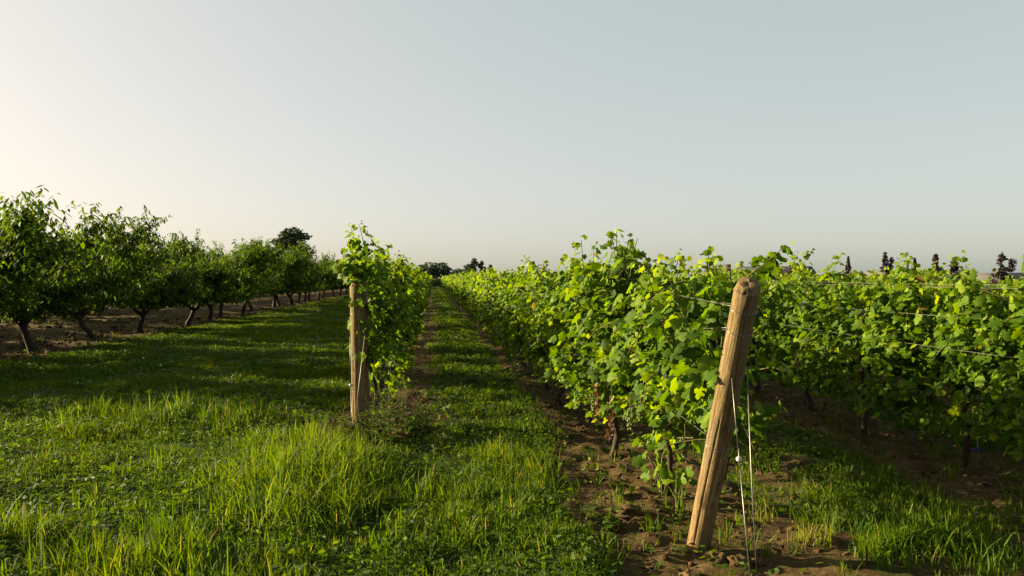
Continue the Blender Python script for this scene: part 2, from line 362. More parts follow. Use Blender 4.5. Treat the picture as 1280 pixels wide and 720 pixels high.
# ------------------------------------------------------------------ grape vines
def vine_layout(rg, node=.035, size=.083, length=1.4, top=1.72, nshoot=19, low=.36, wid=1., tall=0, extra=0., xmin=-9., hand=(), ext=0., skirt=.9):
    """shoots and leaves of one vine, local frame: base at origin, row along Y"""
    canes, P, T, Nn, S, Ti = [], [], [], [], [], []
    shoots = []
    for i in range(nshoot):
        y = -length/2-ext+(length+ext)*(i+.5)/nshoot+rg.normal(0, .04)
        zt = .72+rg.normal(0, .03)
        L = (top-zt)*rg.uniform(.78, 1.12)
        if tall and i < tall: L += rg.uniform(.15, .4)
        shoots.append(((rg.normal(0, .03), y, zt), (rg.normal(0, .16)*wid, rg.normal(0, .2), 1), L, -.008, 1.))
    for i in range(int(nshoot*1.5)):                          # side shoots that spill outwards and hang
        sd = -1 if rg.random() < .5 else 1
        y = rg.uniform(-length/2-ext, length/2); z0 = rg.uniform(.75, top-.12)
        L = rg.uniform(.35, .85)
        shoots.append(((sd*rg.uniform(.02, .14), y, z0), (sd*rg.uniform(.5, 1.0)*wid, rg.normal(0, .5), rg.uniform(-.1, .7)), L, -.12, .95))
    for i in range(int(nshoot*skirt)):                           # a skirt of low hanging shoots
        sd = -1 if rg.random() < .5 else 1
        shoots.append(((sd*rg.uniform(.0, .1), rg.uniform(-length/2-ext*.5, length/2), rg.uniform(low+.12, .85)), (sd*rg.uniform(.4, .9)*wid, rg.normal(0, .6), rg.uniform(-.5, .3)), rg.uniform(.25, .55), -.14, .9))
    shoots += [(*h_, True) for h_ in hand]
    for sh in shoots:
        p0, d0, L, grav, sz = sh[:5]; xcut = -9. if len(sh) > 5 else xmin
        n = max(4, int(L/.09)); c = curve_pts(p0, d0, L, n, .09, rg, grav)
        lim = .30*wid if grav != .011 else 9.
        c[:, 0] = np.where(np.abs(c[:, 0]) > lim, np.sign(c[:, 0])*(lim+(np.abs(c[:, 0])-lim)*.35), c[:, 0])
        c[:, 2] = np.maximum(c[:, 2], low+.06+.12*rg.random())
        if c[:, 0].min() > xcut-.02: canes.append(c)
        seg = np.linalg.norm(np.diff(c, axis=0), axis=1); cum = np.concatenate([[0], np.cumsum(seg)])
        k = max(2, int(cum[-1]/node)); ts = np.linspace(.03, cum[-1], k)
        q = np.stack([np.interp(ts, cum, c[:, j]) for j in range(3)], -1)
        f = ts/cum[-1]
        reps = 2 if grav > -.05 else 1
        for rep in range(reps+(1 if rg.random() < extra else 0)):
            az = rg.normal(0, .95, k)+np.where(rg.random(k) < .5+.9*np.clip(q[:, 0], -.4, .4), 0, math.pi)
            out = np.stack([np.cos(az), np.sin(az), np.zeros(k)], -1)
            pet = (rg.uniform(.05, .13, k)*(1-.65*np.clip((f-.55)/.35, 0, 1)))[:, None]*(1+.4*rep)
            pos = q+out*pet+np.stack([np.zeros(k), rg.normal(0, .04, k), rg.uniform(-.02, .05, k)], -1)
            tip = out*rg.uniform(.25, .9, k)[:, None]+np.array([0, 0, -1])*rg.uniform(.25, 1.0, k)[:, None]+rg.normal(0, .3, (k, 3))
            no = out*rg.uniform(.2, 1., k)[:, None]+np.array([0, 0, 1])*rg.uniform(.3, 1., k)[:, None]+rg.normal(0, .35, (k, 3))
            s = size*rg.uniform(.58, 1.28, k)*sz*(1-.5*np.clip((f-.75)/.25, 0, 1))
            ti = np.clip(rg.normal(.42, .22, k)+.34*np.clip((f-.7)/.3, 0, 1), 0, .84)
            ti = np.where(rg.random(k) < .005, rg.uniform(.93, 1, k), ti)
            keep = (pos[:, 2] > low)&(pos[:, 0] > xcut-.05*rg.random(k))&(rg.random(k) < .93)
            P.append(pos[keep]); T.append(tip[keep]); Nn.append(no[keep]); S.append(s[keep]); Ti.append(ti[keep])
    return canes, np.concatenate(P), frames(np.concatenate(T), np.concatenate(Nn)), np.concatenate(S), np.concatenate(Ti)

def trunk_path(rg, h=.74):
    n = 7; z = np.linspace(-.06, h, n)
    off = np.cumsum(rg.normal(0, .026, (n, 2)), axis=0); off -= off[0]
    p = np.stack([off[:, 0], off[:, 1], z], -1)
    return p
def vine_wood(rg, length):
    p = trunk_path(rg)
    tr = tube(p, np.linspace(.030, .019, len(p))*rg.uniform(.85, 1.15), 7, jitter=.35)
    cords = []
    for s in (-1, 1):
        n = 6; yy = np.linspace(0, s*length*.46, n)
        c = np.stack([p[-1, 0]+rg.normal(0, .012, n), p[-1, 1]+yy, p[-1, 2]-.02+.03*np.sin(np.linspace(0, 3, n))+rg.normal(0, .008, n)], -1); c[0] = p[-1]-np.array([0, 0, .015])
        cords.append(tube(c, np.linspace(.022, .011, n), 6, jitter=.3))
    return tr, cords
def foliage_join(P, Rm, S, Ti, templates, rg):
    which = rg.integers(0, len(templates), len(P)); parts = []
    for t, (V, F) in enumerate(templates):
        m = which == t
        if m.any(): parts.append(scatter(V, F, P[m], Rm[m], S[m], Ti[m]))
    return join(parts)

LEAF_TINTS = 9
leaf_meshes = {}
for t, (V, F) in enumerate(GL):
    for k in range(LEAF_TINTS+1):
        v = k/LEAF_TINTS*.9 if k < LEAF_TINTS else .97
        leaf_meshes[t, k] = mesh_from('grape_leaf', V, F, M['vine_leaf'], np.full(len(V), v))

CAMP = np.array([0, 0, CAM_H])
def near_vine(x, y, seed, label, group, nleaf=240, detailed=True, **kw):
    rg = np.random.default_rng(seed)
    z = gz(x, y)
    root = tag(empty('grape_vine', (x, y, z)), label, 'grape vine', group)
    canes, P, Rm, S, Ti = vine_layout(rg, **kw)
    ln = kw.get('length', 1.4)
    tr, cords = vine_wood(rg, ln)
    link('trunk', tmesh('trunk', tr, M['bark']), root)
    for c in cords: link('cordon', tmesh('cordon', c, M['bark']), root)
    cn = join([tube(c, np.linspace(.006, .0025, len(c)), 4, cap=False) for c in canes])
    tag(link('cane', tmesh('cane', cn, M['cane']), root), kind='stuff')
    # the leaves that show largest are parts of their own, the others one mass
    world = P+np.array([x, y, z])-CAMP
    d = np.linalg.norm(world, axis=1); az = np.arctan2(world[:, 0], world[:, 1]); el = np.arcsin(world[:, 2]/d)
    own = np.zeros(len(P), bool)
    if nleaf:
        cell = .0105; best = {}
        for i, key in enumerate(zip(np.floor(az/cell).astype(int), np.floor(el/cell).astype(int))):
            j = best.get(key)
            if j is None or d[i] < d[j]: best[key] = i
        ids = sorted(best.values(), key=lambda i: d[i]/S[i])[:nleaf]
        own[ids] = True
        for i in ids:
            k = LEAF_TINTS if Ti[i] > .92 else int(min(Ti[i]/.9, 1)*(LEAF_TINTS-1)+.5)
            lo = bpy.data.objects.new('leaf', leaf_meshes[int(rg.integers(0, len(GL))), k]); COL.objects.link(lo)
            lo.parent = root
            m = Matrix.Identity(4)
            for a_ in range(3):
                for b_ in range(3): m[a_][b_] = Rm[i][a_, b_]*S[i]
                m[a_][3] = P[i][a_]
            lo.matrix_local = m
    r = ~own
    f = foliage_join(P[r], Rm[r], S[r], Ti[r], GL, rg)
    tag(link('foliage', mesh_from('foliage', *f[:2], M['vine_leaf'], f[2]), root), kind='stuff')
    return root

def vine_source(seed, templates, **kw):
    """mesh data of one vine seen from farther off"""
    rg = np.random.default_rng(seed)
    canes, P, Rm, S, Ti = vine_layout(rg, **kw)
    tr, cords = vine_wood(rg, kw.get('length', 1.4))
    f = foliage_join(P, Rm, S, Ti, templates, rg)
    return (tmesh('trunk', tr, M['bark']), [tmesh('cordon', c, M['bark']) for c in cords], mesh_from('foliage', *f[:2], M['vine_leaf'], f[2]))
MID = [vine_source(100+i, GLS, node=.050, size=.112, low=.18, tall=(i % 3)) for i in range(6)]
FAR = [vine_source(200+i, GLS, node=.085, size=.185, low=.2, nshoot=14, tall=(i % 2)) for i in range(5)]
def far_vine(x, y, src, label, group, flip, sz, with_wood=True):
    z = gz(x, y)
    root = tag(empty('grape_vine', (x, y, z), math.pi if flip else 0), label, 'grape vine', group)
    root.scale = (1, 1, sz)
    if with_wood:
        link('trunk', src[0], root)
        for c in src[1]: link('cordon', c, root)
    tag(link('foliage', src[2], root), kind='stuff')
    return root

ORD = ['first', 'second', 'third', 'fourth', 'fifth', 'sixth', 'seventh', 'eighth', 'ninth', 'tenth']
SP = 1.4
vg = np.random.default_rng(3)
# row on the right of the grass aisle
YR = 5.55
RG = 'grape vines in the row behind the leaning post'
for i in range(6):
    lab = ['grape vine right behind the leaning post, with dried brown leaf strings',
           'grape vine second behind the leaning post, sending up the tallest shoot',
           'grape vine third behind the leaning post, edging the grass aisle',
           'grape vine fourth behind the leaning post, edging the grass aisle',
           'grape vine fifth behind the leaning post, edging the grass aisle',
           'grape vine sixth behind the leaning post, edging the grass aisle'][i]
    near_vine(ROW_R+vg.normal(0, .03), YR+SP*i, 300+i, lab, RG, nleaf=[260, 260, 230, 190, 150, 0][i], length=1.5, nshoot=20,
              tall=[1, 1, 1, 1, 0, 1][i], top=[1.70, 1.74, 1.72, 1.72, 1.72, 1.72][i], low=[.36, .32, .28, .24, .22, .20][i], extra=.45, wid=1.05, ext=[.42, 0, 0, 0, 0, 0][i],
              hand=[(((.05, -.75, 1.40), (.9, -.35, .75), .55, .011, 1.25), ((.1, -.7, 1.30), (1., -.25, .5), .50, .011, 1.2)), (((-.02, -.70, 1.25), (-.06, .05, 1), .74, .011, 1.1), ((.0, -.62, 1.25), (.05, -.15, 1), .72, .011, 1.1), ((.0, -.55, 1.25), (-.1, .0, 1), .66, .011, 1.1), ((.0, -.78, 1.25), (.05, .0, 1), .68, .011, 1.1)), (), (), (), ()][i])
y = YR+SP*6; i = 0
while y < ROW_END:
    src = MID[vg.integers(len(MID))] if y < 42 else FAR[vg.integers(len(FAR))]
    far_vine(ROW_R+vg.normal(0, .04), y, src, 'grape vine in the long distant stretch of the row right of the aisle', RG, vg.random() < .5, vg.uniform(.95, 1.05), y < 60)
    y += SP
# row on the left of the grass aisle
YL = 9.42
LG = 'grape vines in the row behind the upright post'
for i in range(4):
    lab = ['grape vine growing over the top of the upright post',
           'grape vine second behind the upright post, left of the aisle',
           'grape vine third behind the upright post, left of the aisle',
           'grape vine fourth behind the upright post, left of the aisle'][i]
    near_vine(ROW_L+vg.normal(0, .02), YL+SP*i, 400+i, lab, LG, nleaf=[240, 180, 120, 0][i], length=1.5, nshoot=19, tall=[3, 3, 1, 1][i],
              top=[1.80, 1.84, 1.76, 1.74][i], low=.12, extra=.6, ext=[.25, 0, 0, 0][i], wid=[.75, .85, .95, .95][i], xmin=[-.13, -.20, -.30, -.4][i],
              hand=[(((-.05, -.85, 1.45), (-.05, -.45, .9), .55, .011, 1.), ((.0, -.9, 1.35), (-.1, -.25, 1), .75, .011, 1.), ((-.02, -.8, 1.4), (.1, -.5, .7), .5, .011, 1.), ((-.10, -1.1, 1.60), (-.1, -.6, .1), .36, -.12, 1.), ((-.14, -1.12, 1.62), (-.25, -.4, .3), .30, -.10, 1.), ((-.06, -1.0, 1.62), (-.1, -.8, .1), .34, -.10, 1.), ((.05, -1.0, 1.66), (.1, -.8, .0), .36, -.12, 1.), ((-.08, -1.05, 1.55), (-.2, -.5, .4), .36, -.08, 1.), ((-.1, -.95, 1.7), (-.1, -.9, .3), .36, -.10, 1.), ((.0, -1.1, 1.7), (-.05, -.3, 1), .42, .011, .9)), (((0, 0, 1.3), (.05, .1, 1), .8, .011, 1.),), (), ()][i])
y = YL+SP*4
while y < ROW_END:
    src = MID[vg.integers(len(MID))] if y < 42 else FAR[vg.integers(len(FAR))]
    far_vine(ROW_L+vg.normal(0, .04), y, src, 'grape vine in the long distant stretch of the row left of the aisle', LG, vg.random() < .5, vg.uniform(.96, 1.06), y < 60)
    y += SP
# third row, on the far right
Y3 = 4.9
TG = 'grape vines in the row right of the leaning post'
for i in range(6):
    lab = ['grape vine cut by the right edge of the frame, past the leaning post',
           'grape vine in the far right row with a blue clip at its foot',
           'grape vine in the far right row, next beyond the blue clip',
           'grape vine in the far right row, second beyond the blue clip',
           'grape vine in the far right row, third beyond the blue clip',
           'grape vine in the far right row, fourth beyond the blue clip'][i]
    near_vine(ROW_3+vg.normal(0, .03), Y3+SP*i, 500+i, lab, TG, nleaf=[200, 250, 240, 200, 150, 0][i], length=1.5, tall=[4, 1, 2, 2, 2, 2][i],
              top=[1.76, 1.64, 1.67, 1.69, 1.69, 1.70][i], low=[.24, .24, .22, .20, .18, .18][i], extra=.5, skirt=1.9)
y = Y3+SP*6
while y < 40:
    far_vine(ROW_3+vg.normal(0, .04), y, MID[vg.integers(len(MID))], 'grape vine in the far right row, hidden mostly behind nearer foliage', TG, vg.random() < .5, vg.uniform(.94, 1.02))
    y += SP
for rx, ya, yb, lb in ((ROW_4, 5.2, 24, 'grape vine in the fourth row, seen beneath the far right row'), (ROW_5, 7.0, 26, 'grape vine in the fifth row, deepest in the vineyard at right')):
    y = ya
    while y < yb:
        far_vine(rx+vg.normal(0, .04), y, MID[vg.integers(len(MID))], lb, 'grape vines deep in the vineyard', vg.random() < .5, vg.uniform(.92, 1.0))
        y += SP

# ------------------------------------------------------------------ posts with wires
def post_mesh(p0, p1, r, seed, sides=84, rings=36):
    rg = np.random.default_rng(seed)
    ax = p1-p0; Ln = np.linalg.norm(ax); ang = np.linspace(0, 2*math.pi, sides, endpoint=False)
    cracks = [(rg.uniform(0, 2*math.pi), rg.uniform(.0, .5), rg.uniform(.5, 1.), rg.uniform(.07, .15)) for _ in range(9)]
    cracks.append((-1.75, .25, 1.0, .20)); cracks.append((-2.3, .0, .55, .16)); cracks.append((-2.0, .5, .93, .13))
    V, zz = [], list(np.linspace(-.15, Ln-.045, rings))+[Ln-.0435, Ln-.036, Ln-.0015, Ln]
    for z in zz:
        t = z/Ln; rr = r*(1.03-.06*t)*(1+.03*(vnoise(np.cos(ang)*2+5, np.sin(ang)*2+z*1.5, seed)-.5)+.025*(vnoise(np.cos(ang)*9, np.sin(ang)*9+z*.4, seed+3)-.5))
        for a0, ta, tb, dep in cracks:
            if ta < t < tb:
                d = np.abs((ang-a0-.12*math.sin(z*3+a0)+math.pi) % (2*math.pi)-math.pi); rr = rr*(1-dep*np.clip(1-d/.085, 0, 1)*min(1, (t-ta)/.1, (tb-t)/.06+.3))
        if z > Ln-.044: rr = rr*(.985 if z < Ln-.04 else (.955 if z < Ln-.03 else (.80 if z < Ln-.001 else .775)))*(1+.05*np.cos(3*ang+.6)*(z > Ln-.04))
        V.append(np.stack([np.cos(ang)*rr, np.sin(ang)*rr, np.full(sides, z)+(.010*np.cos(ang-1) if z > Ln-.04 else 0)], -1))
    for q in (.45, .0):
        V.append(V[rings+3]*np.array([q, q, 1])+np.array([0, 0, .004*(1-q)])); V[-1][:, 2] += (rg.normal(0, .0012, sides) if q > 0 else 0)
    n = len(V); V = np.concatenate(V); F = []
    for i in range(n-1):
        for j in range(sides):
            a, b = i*sides+j, i*sides+(j+1) % sides; F += [(a, b, b+sides), (a, b+sides, a+sides)]
    return V, np.array(F), np.full(len(V), .5)
def loop_path(r, z, tilt=0., n=28, a0=0, a1=2*math.pi):
    a = np.linspace(a0, a1, n); return np.stack([np.cos(a)*r, np.sin(a)*r, z+tilt*np.cos(a-1)], -1)
def end_post(base, top, r, seed, label, loops, guy):
    base, top = Vector(base), Vector(top)
    root = tag(empty('vineyard_post', base), label, 'post', 'end posts of the vine rows')
    q = (top-base).to_track_quat('Z', 'Y'); root.rotation_mode = 'QUATERNION'; root.rotation_quaternion = q
    inv = q.inverted()
    V, F, T = post_mesh(np.array(base), np.array(top), r, seed)
    link('wooden_post', mesh_from('wooden_post', V, F, M['post'], T, True), root)
    for z, tilt in loops:
        link('wire_loop', tmesh('wire_loop', tube(loop_path(r*1.015, z, tilt), .0016, 5, cap=False), M['wire']), root)
    for pts, rad in guy:
        P = np.array([inv @ (Vector(p)-base) for p in pts])
        link('guy_wire', tmesh('guy_wire', tube(P, rad, 5), M['wire']), root)
    return root, q, base
def ball(c, r, sq=(1, 1, 1), nu=10, nv=8):
    V = []; F = []
    for i in range(nv+1):
        for j in range(nu):
            t, p = math.pi*i/nv, 2*math.pi*j/nu
            V.append((c[0]+r*sq[0]*math.sin(t)*math.cos(p), c[1]+r*sq[1]*math.sin(t)*math.sin(p), c[2]+r*sq[2]*math.cos(t)))
    for i in range(nv):
        for j in range(nu):
            a, b = i*nu+j, i*nu+(j+1) % nu; F += [(a, a+nu, b+nu), (a, b+nu, b)]
    return np.array(V), np.array(F), np.full(len(V), .5)

PRb = (1.55, 4.55, gz(1.55, 4.55)-.02); PRt = (1.56, 3.83, 1.575); RR = .066
gxa, gya = 1.545, 3.72; gza = gz(gxa, gya)
def lerp(a, b, t): return tuple(a[k]+(b[k]-a[k])*t for k in range(3))
A1 = lerp(PRb, PRt, .70); A2 = lerp(PRb, PRt, .72)
sL = (A1[0]-.025, A1[1]-.068, A1[2]-.02); sR = (A2[0]+.073, A2[1]-.012, A2[2])
anch = (gxa, gya, gza-.03)
mid = lerp(sL, anch, .36)
post_R, qR, bR = end_post(PRb, PRt, RR, 51, 'leaning wooden post with wires in the bare soil',
    [(1.60, .006), (1.585, -.004), (1.475, .004), (1.465, -.004), (1.22, .03), (.76, .012), (.755, -.01)],
    [([sL, lerp(sL, mid, .5), mid], .0026), ([mid, lerp(mid, anch, .5), anch], .0026),
     ([(mid[0]-.004, mid[1]-.006, mid[2]+.055), (mid[0]-.006, mid[1]-.01, mid[2]), (mid[0]-.002, mid[1]-.008, mid[2]-.10)], .0022),
     ([sR, lerp(sR, (anch[0]+.02, anch[1], anch[2]), .5), (anch[0]+.02, anch[1]-.02, anch[2])], .0030)])
li = qR.inverted() @ (Vector(mid)-bR)
link('insulator', tmesh('insulator', ball(li, .017, (1, 1, .8)), M['ceramic']), post_R)
# rusted staple low on the shaded side
stp = []
for ang, z in ((-1.15, .70), (-.55, .70), (-.42, .69), (-.40, .56), (-.48, .545), (-1.35, .535)):
    rr = RR*1.10; stp.append((math.cos(ang)*rr, math.sin(ang)*rr, z))
link('staple', tmesh('staple', tube(np.array(stp), .005, 5), M['rust']), post_R)
link('nail', tmesh('nail', ball((math.cos(-1.2)*RR*1.04, math.sin(-1.2)*RR*1.04, .705), .009), M['wire']), post_R)

PLb = (-.765, 8.54, gz(-.765, 8.54)-.02); PLt = (-.775, 8.36, 1.56)
anL = (-.80, 7.95, gz(-.80, 7.95)-.03)
B1 = lerp(PLb, PLt, .70); sB = (B1[0]+.075, B1[1]-.085, B1[2]); sA = (B1[0]-.09, B1[1]-.06, B1[2]-.1); mL = (-.845, 8.25, .50)
post_L, qL, bL = end_post(PLb, PLt, .09, 77, 'upright thick wooden post half overgrown by vine leaves at its top',
    [(1.22, .004), (1.215, -.004), (.60, .006), (.41, .01)],
    [([sB, lerp(sB, anL, .5), anL], .0034), ([sA, lerp(sA, mL, .5), mL], .0028), ([mL, lerp(mL, anL, .5), (anL[0]-.02, anL[1], anL[2])], .0028)])
li = qL.inverted() @ (Vector(mL)-bL)
link('insulator', tmesh('insulator', ball(li, .02, (1, 1, .8)), M['ceramic']), post_L)

# trellis wires along the rows
def wire(x, y0, z0, y1, z1, label, r=.0018, x0=None):
    n = 60; t = np.linspace(0, 1, n)**1.6; yy = y0+(y1-y0)*t; zz = z0+(z1-z0)*np.clip((yy-y0)/1.2, 0, 1)
    xx = np.full(n, x) if x0 is None else x0+(x-x0)*np.clip((yy-y0)/1.2, 0, 1)
    zz = zz-.015*np.abs(np.sin((yy-y0)*math.pi/6.))
    tag(link('trellis_wire', tmesh('trellis_wire', tube(np.stack([xx, yy, zz], -1), r, 5), M['wire'])), label, 'wire', 'trellis wires')
def onpost(t, dx): p = lerp(PRb, PRt, t); return p[0]+dx, p[1], p[2]
for t, dx, z1, lab in ((.925, -.06, 1.50, 'upper wire strung from the leaning post on its aisle side'), (.92, .06, 1.48, 'upper wire strung from the leaning post on its far side'),
                       (.853, -.06, 1.26, 'middle wire strung from the leaning post on its aisle side'), (.848, .06, 1.25, 'middle wire strung from the leaning post on its far side'),
                       (.44, .0, .72, 'low wire strung from the leaning post to the vine trunks')):
    px, py, pz = onpost(t, dx); wire(ROW_R+dx*.8, py+.03, pz, 60, z1, lab, x0=px)
for z, dx, lab in ((1.56, -.27, 'higher of the two paired wires along the far right row'), (1.535, -.25, 'lower of the two paired wires along the far right row'),
                   (1.30, -.28, 'bright middle wire crossing the far right row foliage'), (1.04, -.29, 'lower middle wire crossing the far right row foliage'), (.72, 0, 'low wire carrying the cordons of the far right row')):
    wire(ROW_3+dx, 3.2, z, 40, z, lab, r=.0019)
for z, dx, lab in ((1.35, .09, 'upper wire running from the upright post into the leaves'), (.73, 0., 'low wire running from the upright post into the leaves')):
    wire(ROW_L+dx, 8.45, z-.08, 60, z, lab)
# thin line posts inside the rows
def line_post(x, y, h, label):
    z = gz(x, y)
    root = tag(empty('line_post', (x, y, z)), label, 'post', 'thin steel posts inside the rows')
    V1 = join([box(-.011, .011, -.002, .002, -.3, h), box(-.002, .002, .0025, .018, -.3, h-.002)])
    link('steel_bar', tmesh('steel_bar', V1, M['rust'], False), root)
    for zz in (h-.06, h-.32, .72): link('wire_hook', tmesh('wire_hook', box(-.017, -.0115, -.006, .006, zz, zz+.02), M['rust'], False), root)
line_post(ROW_3+.02, 11.6, 1.74, 'thin steel post standing up out of the far right row foliage')
line_post(ROW_4, 11.2, 1.86, 'thin steel post poking above the vines in the fourth row')
line_post(ROW_4, 15.1, 1.92, 'distant thin steel post poking above the fourth row vines')

# stakes with blue clips
def vine_stake(x, y, h, label):
    z = gz(x, y); root = tag(empty('vine_stake', (x, y, z)), label, 'stake', 'stakes with blue clips')
    link('rod', tmesh('rod', tube(np.array([(0, 0, -.1), (.005, 0, h*.5), (.0, .004, h)]), .006, 6), M['wire']), root)
    link('clip', tmesh('clip', join([box(-.05, .012, -.008, .008, h*.55, h*.55+.012), box(-.010, .010, -.0095, .0095, h*.55-.012, h*.55+.025)]), M['blue'], False), root)
vine_stake(4.36, 6.0, .26, 'short stake with a blue plastic clip at the far right vine foot')
vine_stake(-.52, 9.4, .5, 'short stake with a blue plastic clip behind the upright post')

# grape bunches and dried strings
def bunch(x, y, z, L, label, seed, dry=False):
    rg = np.random.default_rng(seed); root = tag(empty('dried_leaf_string' if dry else 'grape_bunch', (x, y, z)), label, 'dried leaves' if dry else 'grapes', 'dried brown leaf strings' if dry else 'bunches of green grapes')
    link('stalk', tmesh('stalk', tube(np.array([(0, 0, .08), (.004, .003, .0), (0, .006, -L*.8)]), .003, 5), M['cane'] if not dry else M['bark']), root)
    if dry:
        n = 16; P = np.stack([rg.normal(0, .010, n), rg.normal(0, .010, n), -np.linspace(0, L, n)], -1)
        f = foliage_join(P, frames(np.stack([rg.normal(0, .4, n), rg.normal(0, .4, n), -np.ones(n)], -1), rg.normal(0, 1, (n, 3))), rg.uniform(.025, .042, n), rg.random(n), GL, rg)
        tag(link('dried_leaves', mesh_from('dried_leaves', f[0], f[1], M['brown_leaf'], f[2]), root), kind='stuff')
    else:
        n = 42; t = rg.random(n)**.8; rad = .036*(1-.75*t)*np.sqrt(rg.random(n))+.004; a = rg.random(n)*6.283
        b0 = ball((0, 0, 0), 1, nu=6, nv=4)
        P = np.stack([np.cos(a)*rad, np.sin(a)*rad, -t*L], -1)
        f = scatter(b0[0], b0[1], P, np.repeat(np.eye(3)[None], n, 0), rg.uniform(.0065, .009, n), rg.random(n))
        tag(link('berries', mesh_from('berries', f[0], f[1], M['grape'], f[2], True), root), kind='stuff')
for i, (x, y, z, L) in enumerate(((1.34, 5.35, .70, .15), (1.30, 5.75, .74, .16), (1.36, 5.15, .78, .13), (1.62, 5.02, .58, .15), (1.28, 6.3, .68, .15))):
    bunch(x, y, z, L, 'bunch of small green grapes low on the vine behind the leaning post', 700+i)
for i, (x, y, z, L) in enumerate(((1.23, 5.93, .80, .20), (1.27, 5.72, .66, .24), (1.26, 5.55, .64, .16))):
    bunch(x, y, z, L, ['short string of dried brown leaves furthest from the leaning post', 'long string of dried brown leaves hanging in the middle', 'string of dried brown leaves closest to the leaning post'][i], 720+i, True)
for i, (x, y, z, L) in enumerate(((4.12, 5.75, .62, .16), (4.10, 5.2, .70, .16), (4.14, 7.0, .58, .15), (4.12, 7.6, .62, .16), (4.16, 8.4, .6, .15))):
    bunch(x, y, z, L, 'bunch of green grapes hanging low in the far right row', 740+i)

# ------------------------------------------------------------------ peach orchard
def peach_tree(seed, h=3.1, nshoot=1100, tpl=PL, leaf=.135, lean=0.):
    rg = np.random.default_rng(seed)
    th = rg.uniform(.55, .8); n = 6
    off = np.cumsum(rg.normal(0, .025, (n, 2)), axis=0); off[:, 0] += lean*np.linspace(0, 1, n)
    tp = np.stack([off[:, 0], off[:, 1], np.linspace(-.12, th, n)], -1)
    trunk = tube(tp, np.linspace(.075, .055, n)*rg.uniform(.85, 1.1), 9, jitter=.25)
    limbs, lines = [], []
    k = rg.integers(3, 5); a0 = rg.random()*6.28
    for i in range(k):
        a = a0+i*6.283/k+rg.normal(0, .25); tl = rg.uniform(.85, 1.3)
        c = curve_pts(tp[-1]-np.array([0, 0, .05]), (math.cos(a)*tl, math.sin(a)*tl, 1.0), rg.uniform(1.8, 2.4)*h/3.1, 8, .10, rg, .05)
        limbs.append(tube(c, np.linspace(.050, .016, len(c)), 7, jitter=.2)); lines.append(c)
        for s in range(5):
            j = rg.integers(2, 8); b = a+rg.normal(0, 1.0)
            e = curve_pts(c[j], (math.cos(b), math.sin(b), rg.uniform(.1, .9)), rg.uniform(.6, 1.15), 6, .12, rg, .0)
            limbs.append(tube(e, np.linspace(.024, .008, len(e)), 5)); lines.append(e)
    wts = np.concatenate([np.full(len(c), i) for i, c in enumerate(lines)]).astype(int); pts = np.concatenate(lines)
    ok = pts[:, 2] > .85; pts = pts[ok]
    P, T, Nn, S, Ti = [], [], [], [], []
    ctr = np.array([lean*.8, 0, 1.75])
    for i in range(nshoot):
        p = pts[rg.integers(len(pts))]
        o = p-ctr; o = o/max(np.linalg.norm(o), .3)
        d = o*np.array([.8, .8, .45])+np.array([0, 0, .55])+rg.normal(0, .4, 3)
        L = rg.uniform(.35, .75)
        if rg.random() < .24 and p[2] > 1.7: d = np.array([rg.normal(0, .25), rg.normal(0, .25), 1]); L = rg.uniform(.5, .95)
        if rg.random() < .20: d[2] = rg.uniform(-.8, -.1)
        c = curve_pts(p, d, L, 6, .10, rg, -.05 if d[2] < .8 else 0)
        c[:, 2] = np.clip(c[:, 2], .78+.4*rg.random(), h+rg.uniform(-.2, .4))
        m = int(L/.042); f = np.linspace(.08, 1, m); q = np.stack([np.interp(f*6, np.arange(7), c[:, j]) for j in range(3)], -1)
        az = np.arange(m)*2.4+rg.random()*6; side = np.stack([np.cos(az), np.sin(az), np.zeros(m)], -1)
        P.append(q); T.append(side*rg.uniform(.5, .9, m)[:, None]+np.array([0, 0, -1])*rg.uniform(.1, 1.0, m)[:, None]+rg.normal(0, .15, (m, 3)))
        Nn.append(np.array([0, 0, 1.])+side*.5+rg.normal(0, .3, (m, 3))); S.append(leaf*rg.uniform(.75, 1.2, m)); Ti.append(np.clip(rg.normal(.45, .2, m)+.25*f**3, 0, 1))
    P, Rm, S, Ti = np.concatenate(P), frames(np.concatenate(T), np.concatenate(Nn)), np.concatenate(S), np.concatenate(Ti)
    f = scatter(tpl[0], tpl[1], P, Rm, S, Ti)
    return tmesh('trunk', trunk, M['tree_bark']), tmesh('limbs', join(limbs), M['tree_bark']), mesh_from('crown', f[0], f[1], M['peach_leaf'], f[2])
PT = [peach_tree(900+i, h=[3.1, 3.0, 3.2, 2.95, 3.05][i], lean=[-.12, -.25, -.2, .02, .25][i]) for i in range(5)]
PTF = [peach_tree(950+i, h=3.1, nshoot=700, tpl=PLS, leaf=.22, lean=.1*(i-1)) for i in range(3)]
def put_tree(src, x, y, rz, sz, label, group):
    root = tag(empty('peach_tree', (x, y, gz(x, y)-.02), rz), label, 'peach tree', group); root.scale = (sz*1.16, sz*1.16, sz)
    t = link('trunk', src[0], root); tag(link('limb', src[1], t), kind='stuff'); tag(link('crown', src[2], root), kind='stuff')
tg = np.random.default_rng(12)
OG = 'peach trees in the front row of the orchard'
yy = 14.2; i = 0
FRONT = [(-8.45, 14.1, 0, 1.12), (-8.2, 17.3, 1, .98), (-8.5, 20.9, 2, .95), (-8.45, 24.0, 3, .98), (-8.0, 26.6, 4, 1.0)]
names = ['peach tree cut by the left edge of the frame, tallest of the orchard', 'peach tree with a dark forked trunk at the orchard corner',
         'peach tree with a trunk leaning away, second full one in the front row', 'peach tree with a slanting trunk, third full one in the front row', 'peach tree with a straight pale trunk, fourth full one in the front row']
for (x, y, k, s), lab in zip(FRONT, names): put_tree(PT[k], x, y, [0, .4, 0, 0, 0][k], s, lab, OG)
y = 29.6; i = 0
